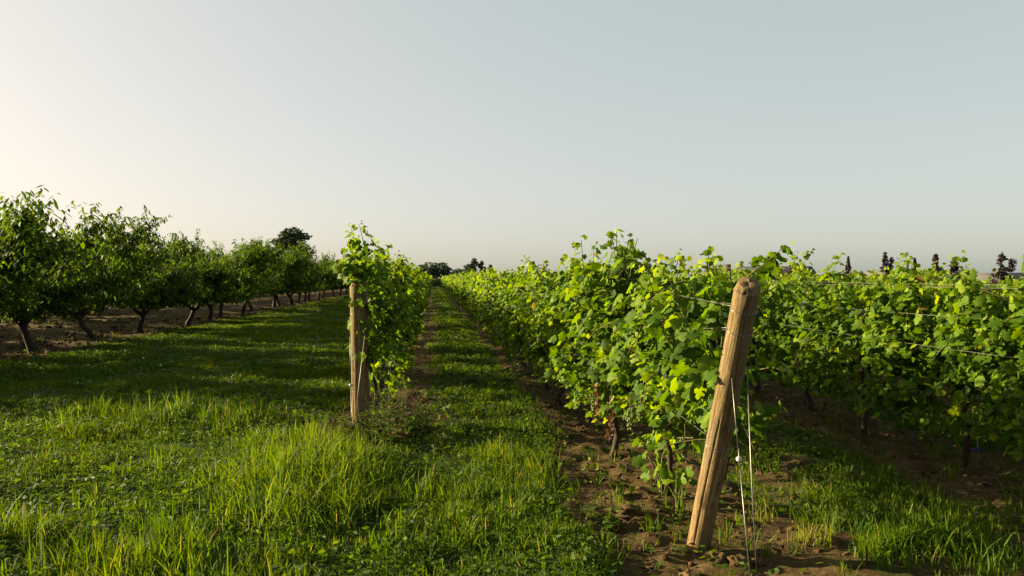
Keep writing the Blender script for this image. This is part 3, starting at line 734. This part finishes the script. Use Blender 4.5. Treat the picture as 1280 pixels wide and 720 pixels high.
while y < ROW_END+4:
    src = PT[tg.integers(5)] if y < 55 else PTF[tg.integers(3)]
    lab = ['peach tree sixth in the front orchard row, with a steep slanting limb', 'peach tree seventh in the front orchard row', 'peach tree eighth in the front orchard row'][i] if i < 3 else 'peach tree in the dwindling far stretch of the front orchard row'
    put_tree(src, -8.3+tg.normal(0, .2), y, tg.random()*6.28, tg.uniform(.95, 1.08), lab, OG); y += 2.9+tg.normal(0, .15); i += 1
y = 15.2
while y < 100:
    put_tree(PT[tg.integers(5)] if y < 40 else PTF[tg.integers(3)], -14.2+tg.normal(0, .3), y, tg.random()*6.28, tg.uniform(.9, 1.02), 'peach tree in the second orchard row, glimpsed between front row trunks', 'peach trees in the second orchard row')
    y += 3.6+tg.normal(0, .4)
for rx, lab in ((-19.8, 'peach tree in the third orchard row, added behind the nearer rows to cast shade'), (-25.5, 'peach tree in the fourth orchard row, added deepest in the orchard to cast shade')):  # two rows added on the sun side to shade the orchard background
    y = 17.
    while y < 75:
        put_tree(PTF[tg.integers(3)], rx+tg.normal(0, .3), y, tg.random()*6.28, tg.uniform(.92, 1.05), lab, 'peach trees deep in the orchard')
        y += 4.2+tg.normal(0, .5)

# ------------------------------------------------------------------ distant trees and houses
def crown_cloud(rg, lobes, n, size, flat=.5):
    P, Nn = [], []
    for (cx, cy, cz, rx, ry, rz) in lobes:
        m = max(30, int(n*rx*rz/sum(l[3]*l[5] for l in lobes)))
        u = nrm(rg.normal(0, 1, (m, 3))); rad = (rg.random(m)**.28)[:, None]
        bump = 1+.22*np.sin(u[:, :1]*5+cx)*np.cos(u[:, 2:]*6+cz)
        P.append(np.array([cx, cy, cz])+u*rad*bump*np.array([rx, ry, rz])); Nn.append(u+rg.normal(0, .6, (m, 3)))
    P, Nn = np.concatenate(P), np.concatenate(Nn)
    V = np.array([(-.5, 0, 0), (0, -.35, .05), (.5, .05, 0), (.05, .4, -.05)]); F = np.array([(0, 1, 2), (0, 2, 3)])
    return scatter(V, F, P, frames(rg.normal(0, 1, P.shape), Nn), size*rg.uniform(.6, 1.4, len(P)), np.clip(rg.normal(.5, .25, len(P)), 0, 1))
def far_tree(name, x, y, lobes, trunk_h, r, mat, label, group, seed, n=2600, size=.5):
    rg = np.random.default_rng(seed); root = tag(empty(name, (x, y, -.05)), label, 'tree', group)
    tp = curve_pts((0, 0, -.2), (0, 0, 1), trunk_h, 7, .05, rg); tr = [tube(tp, np.linspace(r, r*.45, 8), 8)]
    for l in lobes[:6]: tr.append(tube(np.array([tp[-4], (tp[-4]+np.array(l[:3]))/2+rg.normal(0, .1, 3), l[:3]]), [r*.4, r*.28, r*.1], 5))
    link('trunk', tmesh('trunk', join(tr), M['tree_bark']), root)
    f = crown_cloud(rg, lobes, n, size); tag(link('crown', mesh_from('crown', f[0], f[1], mat, f[2]), root), kind='stuff')
far_tree('oak_tree', -34.6, 199, [(0.2, 0, 10.6, 3.0, 2.4, 1.7), (-1.6, 0, 9.6, 2.4, 2, 1.3), (-2.6, 0, 10.4, 2.2, 2, 1.2), (.3, 0, 12.6, 2.6, 2.2, 1.3), (2.6, 0, 11.6, 2.2, 2, 1.0), (-1.2, .5, 11.8, 2.0, 2, 1.1), (2.9, 0, 9.1, 1.4, 1.4, .7), (-.4, 0, 9.4, 2.2, 2, 1.1), (-3.2, 0, 8.8, 1.3, 1.3, .8)],
         10.7, .45, M['oak_leaf'], 'tall spreading dark tree rising alone behind the peach orchard', None, 61, 3600, .55)
TL = 'trees on the horizon at the end of the aisle'
far_tree('round_tree', .2, 251, [(-2.2, 0, 4.4, 3.2, 3, 2.0), (1.6, 0, 4.6, 3.0, 3, 1.9), (4.0, 0, 3.2, 2.2, 2, 1.8), (-4, 0, 3.0, 2.2, 2, 2.2), (0, 0, 2.4, 4.2, 3, 2.2)], 5, .3, M['far_leaf'], 'broad round dark tree at the end of the grass aisle', TL, 62, 3000, .6)
far_tree('round_tree', 8.3, 260, [(0, 0, 2.8, 2.6, 2, 1.8), (2.4, 0, 2.6, 2, 2, 1.6), (-1.6, 0, 2.0, 2, 2, 1.6)], 3.5, .2, M['far_leaf'], 'low pale green tree between the broad tree and the conifers', TL, 63, 1600, .6)
def conifer(x, y, h, wdt, label, group, seed, n=1500, mat='far_leaf', size=.5):
    rg = np.random.default_rng(seed); lob = []
    for i in range(7):
        t = i/6; lob.append((rg.normal(0, wdt*.14), rg.normal(0, wdt*.14), h*(.16+.78*t), wdt*(.5-.36*t)*rg.uniform(.85, 1.15), wdt*(.5-.36*t), h*.13))
    far_tree('conifer', x, y, lob, h*.9, .16, M[mat], label, group, seed, n, size)
conifer(12.2, 250, 7.3, 6.0, 'tallest dark conifer at the end of the aisle', TL, 64, 2400)
conifer(15.2, 250, 6.5, 4.2, 'narrower conifer beside the tallest one', TL, 65, 1600)
conifer(18.0, 252, 5.4, 4.4, 'low conifer closest to the vine row top on the horizon', TL, 66, 1400)
SK = 'small trees on the skyline behind the vineyard'
for i, (px, top, d, wd, lab) in enumerate(((738, 329, 160, 2.8, 'small dark conifer tip above the middle of the vine row'), (815, 331, 160, 2.4, 'small dark conifer tip behind the tall vine shoot'),
                                     (886, 331, 150, 1.9, 'small blue-green conifer, first of the pair over the vine tops'), (894, 330, 150, 1.7, 'small blue-green conifer, second of the pair over the vine tops'))):
    az = math.atan((px-640)/995)+CAM_YAW; conifer(math.sin(az)*d, math.cos(az)*d, 1.6+(347-top)/995*d, wd, lab, SK, 80+i, 900, size=.35)
RGR = 'dark red-leaved ornamental trees beyond the vineyard'
red = [(1060, 320, .65, 'narrow dark red tree by the end of the dark roof'), (1106, 316, 1.0, 'tallest dark red tree, forked, beyond the vine tops'), (1143, 323, .55, 'thinnest dark red tree between two bushier ones'),
       (1169, 318, 1.0, 'dark red tree with a slim top, left one of the touching pair'), (1193, 323, 1.25, 'rounded dark red tree, right one of the touching pair'), (1252, 318, 1.4, 'bushy dark red tree beside the tall shoot at the frame edge'), (988, 330, .9, 'low dark red tree in front of the dark roof')]
for i, (px, top, wd, lab) in enumerate(red):
    rg = np.random.default_rng(600+i); d = 62+rg.uniform(-4, 4); az = math.atan((px-640)/995)+CAM_YAW; h = 1.6+(346-top)/995*d
    lob = []
    for j in range(46):
        t = rg.random(); lob.append((rg.uniform(-1, 1)*wd*.46*(1.02-t), rg.uniform(-1, 1)*wd*.46*(1.02-t), h*(.40+.57*t), wd*(.17-.08*t)*rg.uniform(.6, 1.4), wd*.12, h*.028))
    lob.append((0, 0, h*.94, wd*.07, wd*.07, h*.06))
    if i in (1, 5): lob += [(wd*.5, 0, h*.80, wd*.16, wd*.2, h*.10), (wd*.42, 0, h*.68, wd*.2, wd*.2, h*.07)]
    far_tree('red_maple', math.sin(az)*d, math.cos(az)*d, lob, h*.9, .05, M['red_leaf'], lab, RGR, 620+i, 1700, .13)

def house(x, y, rz, wdt, dep, wall_h, roof_h, roofm, label, chim=None, seed=0):
    root = tag(empty('house', (x, y, 0), rz), label, 'house', 'low houses beyond the vineyard')
    link('wall', tmesh('wall', box(-wdt/2, wdt/2, -dep/2, dep/2, -.2, wall_h), M['siding'], False), root)
    o = .5; a, b = wdt/2+o, dep/2+o
    V = np.array([(-a, -b, wall_h-.05), (a, -b, wall_h-.05), (a, b, wall_h-.05), (-a, b, wall_h-.05), (-a*.86, 0, wall_h+roof_h), (a*.86, 0, wall_h+roof_h),
                  (-a, -b, wall_h-.25), (a, -b, wall_h-.25), (a, b, wall_h-.25), (-a, b, wall_h-.25)], float)
    F = np.array([(0, 1, 5), (0, 5, 4), (1, 2, 5), (2, 3, 4), (2, 4, 5), (3, 0, 4), (6, 8, 7), (6, 9, 8), (0, 6, 7), (0, 7, 1), (1, 7, 8), (1, 8, 2), (2, 8, 9), (2, 9, 3), (3, 9, 6), (3, 6, 0)])
    rf = link('roof', mesh_from('roof', V, F, M[roofm], np.full(len(V), .5)), root)
    if chim: link('chimney', tmesh('chimney', box(chim-.45, chim+.45, -.4, .4, wall_h, wall_h+roof_h+.8), M['brickred'], False), rf)
    n = int(wdt//4)
    for i in range(n):
        cx = -wdt/2+wdt*(i+.5)/n
        if i == n//2:
            link('door', tmesh('door', box(cx-.5, cx+.5, -dep/2-.06, -dep/2+.02, -.1, 1.25), M['trim'], False), root); continue
        wn = link('window', tmesh('window', box(cx-.7, cx+.7, -dep/2-.05, -dep/2+.02, .55, 1.2), M['trim'], False), root)
        link('pane', tmesh('pane', box(cx-.6, cx+.6, -dep/2-.07, -dep/2-.03, .65, 1.1), M['pane'], False), wn)
def polar(px, d): az = math.atan((px-640)/995)+CAM_YAW; return math.sin(az)*d, math.cos(az)*d, -az
hx, hy, hr = polar(968, 120); house(hx, hy, hr, 10.5, 7, 1.9, 1.3, 'roof', 'low house with a dark shingle roof behind the vine tops', None)
hx, hy, hr = polar(906, 125); house(hx, hy, hr, 6.0, 5, 1.6, 1.2, 'roof', 'small dark-roofed shed with a red brick chimney behind the vines', .4)
hx, hy, hr = polar(1150, 105); house(hx, hy, hr, 12, 7, 1.4, 1.1, 'roof_grey', 'low house with a grey roof behind the dark red trees')
hx, hy, hr = polar(1238, 95); house(hx, hy, hr, 5.5, 6, 1.3, .8, 'roof_grey', 'smallest grey-roofed house near the bushy dark red tree')
# dark hedge that closes the far end of the rows
hg = np.random.default_rng(70); root = tag(empty('hedge', (0, 127, 0)), 'dark hedge closing the far end of the grass aisle', 'hedge')
f = crown_cloud(hg, [(x, hg.normal(0, .2), .8, 1.6, .7, .8) for x in np.arange(-6, 12, 1.4)], 5200, .28)
tag(link('foliage', mesh_from('foliage', f[0], f[1], M['far_leaf'], f[2]), root), kind='stuff')
link('stem', tmesh('stem', tube(np.array([(-6, 0, .25), (0, .1, .3), (11, 0, .25)]), .06, 6), M['bark']), root)

# ------------------------------------------------------------------ grass, clover, weeds, straw, clods (what nobody could count)
def blades(pos, az, h, wd, bend, tint, seg=3):
    """curved grass blades; seg 3 = five triangles, seg 2 = three"""
    n = len(pos); out = np.stack([np.cos(az), np.sin(az), np.zeros(n)], -1); side = np.stack([-np.sin(az), np.cos(az), np.zeros(n)], -1)
    tw = rng.uniform(-1.2, 1.2, n)[:, None]; sd = nrm(side*np.cos(tw)+out*np.sin(tw))
    V = []
    lv = [0, .38, .72, 1] if seg == 3 else [0, .5, 1]
    for t in lv:
        c = pos+out*(bend*h*t**2)[:, None]; c[:, 2] = c[:, 2]+h*(t-.28*bend*t**2)
        if t == 1: V.append(c)
        else:
            hw = (wd*(1-.45*t)*.5)[:, None]; V.append(c-sd*hw); V.append(c+sd*hw)
    k = len(V); V = np.stack(V, 1).reshape(-1, 3)
    F = np.array([(0, 1, 3), (0, 3, 2), (2, 3, 5), (2, 5, 4), (4, 5, 6)] if seg == 3 else [(0, 1, 3), (0, 3, 2), (2, 3, 4)])
    F = (F[None]+(np.arange(n)*k)[:, None, None]).reshape(-1, 3)
    return V, F, np.repeat(tint, k)
def region(y0, y1, dens, xl=-.56, xr=.84, marg=1.0):
    xa, xb = xl*y1-marg, xr*y1+marg
    n = int((xb-xa)*(y1-y0)*dens); x = rng.uniform(xa, xb, n); y = rng.uniform(y0, y1, n)
    m = (x > xl*y-marg)&(x < xr*y+marg)
    return x[m], y[m]
def tufts(x, y, per, hmin, hmax, wd, seg, spread, allow, dry=.06):
    s = soil_mask(x, y); patch = fbm(x*.9, y*.9, 77, 3); p2 = fbm(x*2.6, y*2.6, 78, 2)
    keep = rng.random(len(x)) < np.clip(allow*(1-s)**1.6+.04*s, 0, 1)*np.clip(.3+1.9*(p2-.3), .1, 1)*np.clip(1.25-.55*sstep(.45, .6, fbm(x*.8, y*.8, 91, 3)), 0, 1)
    x, y, patch, p2 = x[keep], y[keep], patch[keep], p2[keep]
    hh = (hmin+(hmax-hmin)*np.clip((patch-.3)*2.2, 0, 1)*rng.uniform(.5, 1, len(x)))*(.6+.8*p2)
    base = np.repeat(np.stack([x, y], -1), per, 0)+rng.normal(0, spread, (len(x)*per, 2))
    z = hgt(base[:, 0], base[:, 1])-.008
    n = len(base); h = np.repeat(hh, per)*rng.uniform(.5, 1.25, n)
    ti = np.clip(np.repeat(rng.normal(.42, .13, len(x)), per)+rng.normal(0, .1, n), 0, .82); ti = np.where(rng.random(n) < dry, rng.uniform(.86, 1, n), ti)
    return blades(np.concatenate([base, z[:, None]], 1), rng.random(n)*6.283, h, wd*rng.uniform(.6, 1.3, n), np.abs(rng.normal(.35, .28, n)), ti, seg)
G = []
x, y = region(3.0, 8.5, 430); G.append(tufts(x, y, 9, .04, .19, .0085, 3, .024, 1.))
x, y = region(3.0, 9.5, 24); k = fbm(x*1.1, y*1.1, 79, 3) > .48; G.append(tufts(x[k], y[k], 18, .12, .36, .010, 3, .06, 1., dry=.1))
near_grass = join(G)
tag(link('grass', mesh_from('grass', near_grass[0], near_grass[1], M['grass'], near_grass[2])), 'sunlit uneven grass across the near headland', 'grass', kind='stuff')
G = []
x, y = region(8.5, 16, 260); m = x < 5.5; G.append(tufts(x[m], y[m], 8, .05, .14, .011, 2, .03, 1.))
x, y = region(16, 34, 150, marg=.5); m = x < 3.6; G.append(tufts(x[m], y[m], 7, .05, .13, .018, 2, .05, 1.))
x, y = rng.uniform(-7.9, 1.2, 24000), rng.uniform(34, 124, 24000); G.append(tufts(x, y, 6, .06, .13, .035, 2, .09, 1.))
f = join(G)
tag(link('grass', mesh_from('grass', f[0], f[1], M['grass'], f[2])), 'shaded grass strip between orchard and vines and along the aisle', 'grass', kind='stuff')
# field behind the rows
# clover and broad-leaved ground cover
def trefoil():
    V, F = [], []
    for k in range(3):
        a = k*2.094; c, s = math.cos(a), math.sin(a); b = len(V)
        for px, py, pz in ((0, 0, 0), (.32, .35, .06), (.30, .8, .02), (0, .95, -.03), (-.30, .8, .02), (-.32, .35, .06)):
            V.append((px*c-py*s, px*s+py*c, pz))
        F += [(b, b+1, b+2), (b, b+2, b+3), (b, b+3, b+4), (b, b+4, b+5)]
    return np.array(V), np.array(F)
TREF = trefoil()
def cover(x, y, tpl, smin, smax, zmin, zmax, thr, seed, mat, label, name, allow_soil=0., spread=.05, per=5):
    p = fbm(x*.8, y*.8, seed, 3); s = soil_mask(x, y)
    k = (p > thr)&(rng.random(len(x)) < np.clip(1-s+allow_soil, 0, 1)); x, y = x[k], y[k]
    b = np.repeat(np.stack([x, y], -1), per, 0)+rng.normal(0, spread, (len(x)*per, 2)); n = len(b)
    z = hgt(b[:, 0], b[:, 1])+rng.uniform(zmin, zmax, n)
    no = np.array([0, 0, .75])+rng.normal(0, .62, (n, 3)); tp = np.stack([np.cos(a_ := rng.random(n)*6.283), np.sin(a_), np.zeros(n)], -1)
    f = scatter(tpl[0], tpl[1], np.concatenate([b, z[:, None]], 1), frames(tp, no), rng.uniform(smin, smax, n), np.clip(rng.normal(.45, .22, n), 0, 1))
    tag(link(name, mesh_from(name, f[0], f[1], mat, f[2])), label, 'ground cover', kind='stuff')
x, y = region(3.0, 9, 150); cover(x, y, TREF, .011, .022, .02, .08, .47, 91, M['weed'], 'low clover leaves woven through the near grass', 'clover')
x, y = region(9, 22, 90); m = x < 2; cover(x[m], y[m], TREF, .022, .038, .03, .08, .45, 91, M['weed'], 'clover leaves in the shaded meadow grass', 'clover')
# broad ovate weed leaves
OV = (np.array([(0, 0, 0), (.22, .35, .05), (.2, .7, .0), (0, 1, -.1), (-.2, .7, .0), (-.22, .35, .05), (0, .5, -.03)], float), np.array([(0, 1, 6), (1, 2, 6), (2, 3, 6), (3, 4, 6), (4, 5, 6), (5, 0, 6)]))
x, y = region(3.0, 9, 110); cover(x, y, OV, .03, .06, .01, .09, .42, 93, M['weed'], 'broad-leaved weeds among the near grass', 'weeds', .16, .05, 6)
# white clover heads
b0 = ball((0, 0, 0), 1, nu=6, nv=4)
x, y = region(4, 26, 5); m = (x < -1.2)&(x > ORCH); x, y = x[m], y[m]; k = (fbm(x*.7, y*.7, 95, 3) > .5)&(soil_mask(x, y) < .2); x, y = x[k], y[k]; n = len(x)
f = scatter(b0[0], b0[1], np.stack([x, y, hgt(x, y)+rng.uniform(.09, .15, n)], -1), np.repeat(np.eye(3)[None], n, 0), rng.uniform(.005, .008, n), rng.random(n))
tag(link('clover_flowers', mesh_from('clover_flowers', f[0], f[1], M['petal'], f[2], True)), 'tiny white clover heads dotting the meadow', 'flowers', kind='stuff')
# straw litter and dead leaves on the bare soil
x, y = region(3.0, 16, 330); s = soil_mask(x, y); k = rng.random(len(x)) < s*.75*sstep(.35, .6, fbm(x*1.5, y*1.5, 66, 3)); x, y = x[k], y[k]; n = len(x)
f = blades(np.stack([x, y, hgt(x, y)+.004], -1), rng.random(n)*6.283, rng.uniform(.004, .03, n), rng.uniform(.002, .004, n), rng.uniform(2, 9, n), np.clip(rng.normal(.4, .3, n), 0, 1), 2)
tag(link('straw_litter', mesh_from('straw_litter', f[0], f[1], M['dry'], f[2])), 'dry straw and clippings on the bare soil strips', 'straw', kind='stuff')
x, y = region(3.2, 30, 26); s = soil_mask(x, y); k = rng.random(len(x)) < s*.7; x, y = x[k], y[k]; n = len(x)
f = foliage_join(np.stack([x, y, hgt(x, y)+.012], -1), frames(np.stack([np.cos(a_ := rng.random(n)*6.28), np.sin(a_), rng.normal(0, .2, n)], -1), np.array([0, 0, 1.])+rng.normal(0, .4, (n, 3))), rng.uniform(.03, .07, n), rng.random(n), GLS, rng)
tag(link('fallen_leaves', mesh_from('fallen_leaves', f[0], f[1], M['brown_leaf'], f[2])), 'fallen brown leaves on the soil under the vines', 'leaves', kind='stuff')
def clod_tpl(seed):
    r = np.random.default_rng(seed); b = ball((0, 0, 0), 1, nu=7, nv=5); V = b[0]*(1+.35*(vnoise(b[0][:, 0]*1.7+seed, b[0][:, 1]*1.7+b[0][:, 2], seed)[:, None]-.5)*2); V[:, 2] *= .65
    return V, b[1]
CT = [clod_tpl(s) for s in range(4)]
x, y = region(3.0, 12, 210); s = soil_mask(x, y); k = rng.random(len(x)) < s*.55; x, y = x[k], y[k]; n = len(x)
f = foliage_join(np.stack([x, y, hgt(x, y)], -1), frames(np.stack([np.cos(a_ := rng.random(n)*6.28), np.sin(a_), np.zeros(n)], -1), np.array([0, 0, 1.])+rng.normal(0, .3, (n, 3))), .005+.022*rng.random(n)**3, rng.random(n), CT, rng)
tag(link('soil_crumbs', mesh_from('soil_crumbs', f[0], f[1], M['clod'], f[2], False)), 'crumbs and small clods of brown soil', 'soil', kind='stuff')
x, y = rng.uniform(-16, ORCH+.2, 5200), rng.uniform(11, 32, 5200); s = soil_mask(x, y); k = (rng.random(len(x)) < s)&(fbm(x, y, 5, 2) > .42); x, y = x[k], y[k]; n = len(x)
f = foliage_join(np.stack([x, y, hgt(x, y)], -1), frames(np.stack([np.cos(a_ := rng.random(n)*6.28), np.sin(a_), np.zeros(n)], -1), np.array([0, 0, 1.])+rng.normal(0, .3, (n, 3))), .02+.07*rng.random(n)**3, rng.random(n), CT, rng)
tag(link('soil_crumbs', mesh_from('soil_crumbs', f[0], f[1], M['clod'], f[2], False)), 'rough tilled clods under the peach trees', 'soil', kind='stuff')

# ------------------------------------------------------------------ single clods, tufts and weeds one can point at
def big_clod(x, y, s, seed, label):
    r = np.random.default_rng(seed); b = ball((0, 0, 0), 1, nu=30, nv=20); u = b[0]
    d = fbm(u[:, 0]*2.2+seed+u[:, 2], u[:, 1]*2.2+u[:, 2]*2.3, seed, 5)-.5
    V = u*(1+1.5*d[:, None])*np.array([1.2, 1, .62])*s
    root = link('soil_clod', mesh_from('soil_clod', V, b[1], M['clod'], np.full(len(V), .5), True), None, (x, y, gz(x, y)+s*.18), r.random()*6)
    tag(root, label, 'clod', 'clods of earth by the leaning post')
for i, (x, y, s, lab) in enumerate(((1.60, 4.36, .055, 'clod of earth touching the foot of the leaning post'), (1.70, 4.30, .06, 'rounded clod beside the leaning post on its shaded side'), (1.82, 4.33, .04, 'small clod next to the guy wires'),
                                    (1.72, 4.42, .045, 'clod behind the rounded one at the leaning post'), (1.28, 5.15, .085, 'flat ridge of earth in the soil strip before the first vine'), (1.16, 5.05, .05, 'lump of earth at the edge of the soil strip'), (3.15, 6.4, .07, 'pale lump of earth in the soil strip at right'))):
    big_clod(x, y, s, 30+i, lab)
def grass_tuft(x, y, n, h, spread, label, group, seed, dry=False, wd=.009):
    rg = np.random.default_rng(seed); p = rg.normal(0, spread, (n, 2))
    z = hgt(p[:, 0]+x, p[:, 1]+y)-gz(x, y)-.01
    hh = h*rg.uniform(.45, 1.1, n)*(1-.4*np.clip(np.hypot(p[:, 0], p[:, 1])/spread/2.5, 0, 1))
    ti = rg.uniform(.86, 1, n) if dry else np.where(rg.random(n) < .06, .92, np.clip(rg.normal(.62, .16, n), 0, .86))
    f = blades(np.concatenate([p, z[:, None]], 1), rg.random(n)*6.283, hh, wd*rg.uniform(.6, 1.5, n), np.abs(rg.normal(.48, .34, n)), ti, 3)
    root = tag(empty('dry_grass_tuft' if dry else 'grass_tuft', (x, y, gz(x, y))), label, 'grass tuft', group)
    tag(link('blades', mesh_from('blades', f[0], f[1], M['grass'], f[2]), root), kind='stuff')
for i, (x, y, n, h, sp) in enumerate(((-.95, 5.5, 200, .42, .15), (-1.15, 5.85, 190, .46, .15), (-.72, 5.8, 180, .42, .14), (-.88, 6.2, 180, .50, .15), (-1.2, 6.35, 160, .48, .14), (-.62, 6.3, 150, .42, .13), (-1.45, 6.0, 140, .36, .15), (-.98, 6.75, 150, .50, .14), (-.7, 6.8, 130, .44, .13), (-.95, 5.15, 150, .32, .15), (-1.3, 5.35, 120, .30, .15), (-.6, 5.4, 130, .32, .14), (-1.05, 7.3, 110, .44, .12), (-.4, 6.0, 110, .30, .13))):
    grass_tuft(x, y, n, h, sp, 'tall bright green grass tuft before the upright post', 'tall tufts before the upright post', 810+i)
for i, (x, y, n, h, sp, lab) in enumerate(((2.25, 4.55, 110, .17, .07, 'dry straw-coloured tuft beside the guy wires'), (2.6, 4.9, 90, .15, .08, 'dry tuft in the grass right of the leaning post'), (2.15, 5.0, 26, .28, .05, 'thin dry stalks standing just right of the guy wires'), (3.5, 5.2, 40, .16, .08, 'dry tuft near the soil strip at right'))):
    grass_tuft(x, y, n, h, sp, lab, 'dry tufts', 840+i, True, .006)
for i, (x, y, n, h, sp) in enumerate(((2.9, 4.3, 70, .26, .10), (2.45, 4.2, 60, .22, .09), (3.3, 4.6, 50, .22, .1), (2.75, 4.6, 50, .2, .1))):
    grass_tuft(x, y, n, h, sp, 'lush green grass tuft in the lower right corner', 'lush tufts right of the leaning post', 860+i, wd=.011)
for i, (x, y, n, h, sp) in enumerate(((.98, 4.5, 50, .17, .07), (-2.6, 5.2, 60, .22, .1), (-1.9, 4.7, 60, .2, .1), (.2, 4.7, 60, .22, .1), (-.2, 5.0, 50, .22, .09), (-2.2, 6.6, 50, .2, .1))):
    grass_tuft(x, y, n, h, sp, ['green grass tuft on the bare soil left of the leaning post', 'grass tuft at left in the sunlit headland', 'grass tuft at the bottom edge left of the tall grass', 'grass tuft at the bottom edge in the aisle mouth', 'grass tuft in the aisle mouth beside the tall grass', 'grass tuft in the headland beyond the sunlit patch'][i], 'loose tufts in the headland', 870+i, wd=.010)
def leafy_weed(x, y, h, ns, label, seed, group='leafy weeds by the upright post'):
    rg = np.random.default_rng(seed); root = tag(empty('leafy_weed', (x, y, gz(x, y))), label, 'weed', group)
    st, P, T, Nn, S = [], [], [], [], []
    for i in range(ns):
        c = curve_pts((rg.normal(0, .03), rg.normal(0, .03), -.01), (rg.normal(0, .35), rg.normal(0, .35), 1), h*rg.uniform(.6, 1.1), 6, .12, rg)
        st.append(tube(c, np.linspace(.004, .002, 7), 4, cap=False)); m = 16; f = np.linspace(.15, 1, m)
        q = np.stack([np.interp(f*6, np.arange(7), c[:, j]) for j in range(3)], -1); a_ = np.arange(m)*2.4
        sd = np.stack([np.cos(a_), np.sin(a_), np.zeros(m)], -1)
        P.append(q); T.append(sd+np.array([0, 0, .2])+rg.normal(0, .25, (m, 3))); Nn.append(np.array([0, 0, 1])+rg.normal(0, .3, (m, 3))); S.append(.095*rg.uniform(.6, 1.1, m)*(1-.4*f))
    P = np.concatenate(P); f = scatter(OV[0], OV[1], P, frames(np.concatenate(T), np.concatenate(Nn)), np.concatenate(S), np.clip(rg.normal(.5, .2, len(P)), 0, 1))
    tag(link('stem', tmesh('stem', join(st), M['cane']), root), kind='stuff'); tag(link('foliage', mesh_from('foliage', f[0], f[1], M['weed'], f[2]), root), kind='stuff')
for i, (x, y, h, ns) in enumerate(((-.50, 7.75, .50, 15), (-.30, 7.85, .54, 14), (-.66, 7.7, .36, 11), (-.14, 7.7, .42, 12), (-.42, 7.4, .38, 12), (-.85, 7.75, .34, 9), (-.10, 8.15, .30, 8))):
    leafy_weed(x, y, h, ns, 'leafy green weed bushing up at the foot of the upright post', 880+i)
leafy_weed(1.12, 5.0, .12, 5, 'small weed in the soil strip left of the first vine', 890, 'weeds on the soil')
leafy_weed(3.35, 5.55, .22, 5, 'small weed at the edge of the soil strip at right', 891, 'weeds on the soil')
leafy_weed(2.9, 5.75, .20, 2, 'thin pale weed standing alone before the far right row', 892, 'weeds on the soil')
# suckers low on the first vine trunk
rgs = np.random.default_rng(333)
sk = tag(empty('vine_sucker', (ROW_R, YR-.02, gz(ROW_R, YR))), 'low leafy vine sucker sprouting at the foot of the first vine', 'vine shoot')
n = 26; P = np.stack([rgs.normal(0, .08, n), rgs.normal(0, .10, n), rgs.uniform(.10, .34, n)], -1)
f = foliage_join(P, frames(P*np.array([1, 1, 0])+np.array([0, 0, -.06])+rgs.normal(0, .04, (n, 3)), np.array([-.4, -.4, .5])+rgs.normal(0, .4, (n, 3))), rgs.uniform(.06, .10, n), np.clip(rgs.normal(.5, .2, n), 0, .9), GL, rgs)
tag(link('foliage', mesh_from('foliage', f[0], f[1], M['vine_leaf'], f[2]), sk), kind='stuff')
tag(link('cane', tmesh('cane', join([tube(curve_pts((0, 0, .02), (rgs.normal(0, .3), rgs.normal(0, .4), 1), .3, 5, .1, rgs), .004, 4) for _ in range(4)]), M['cane']), sk), kind='stuff')
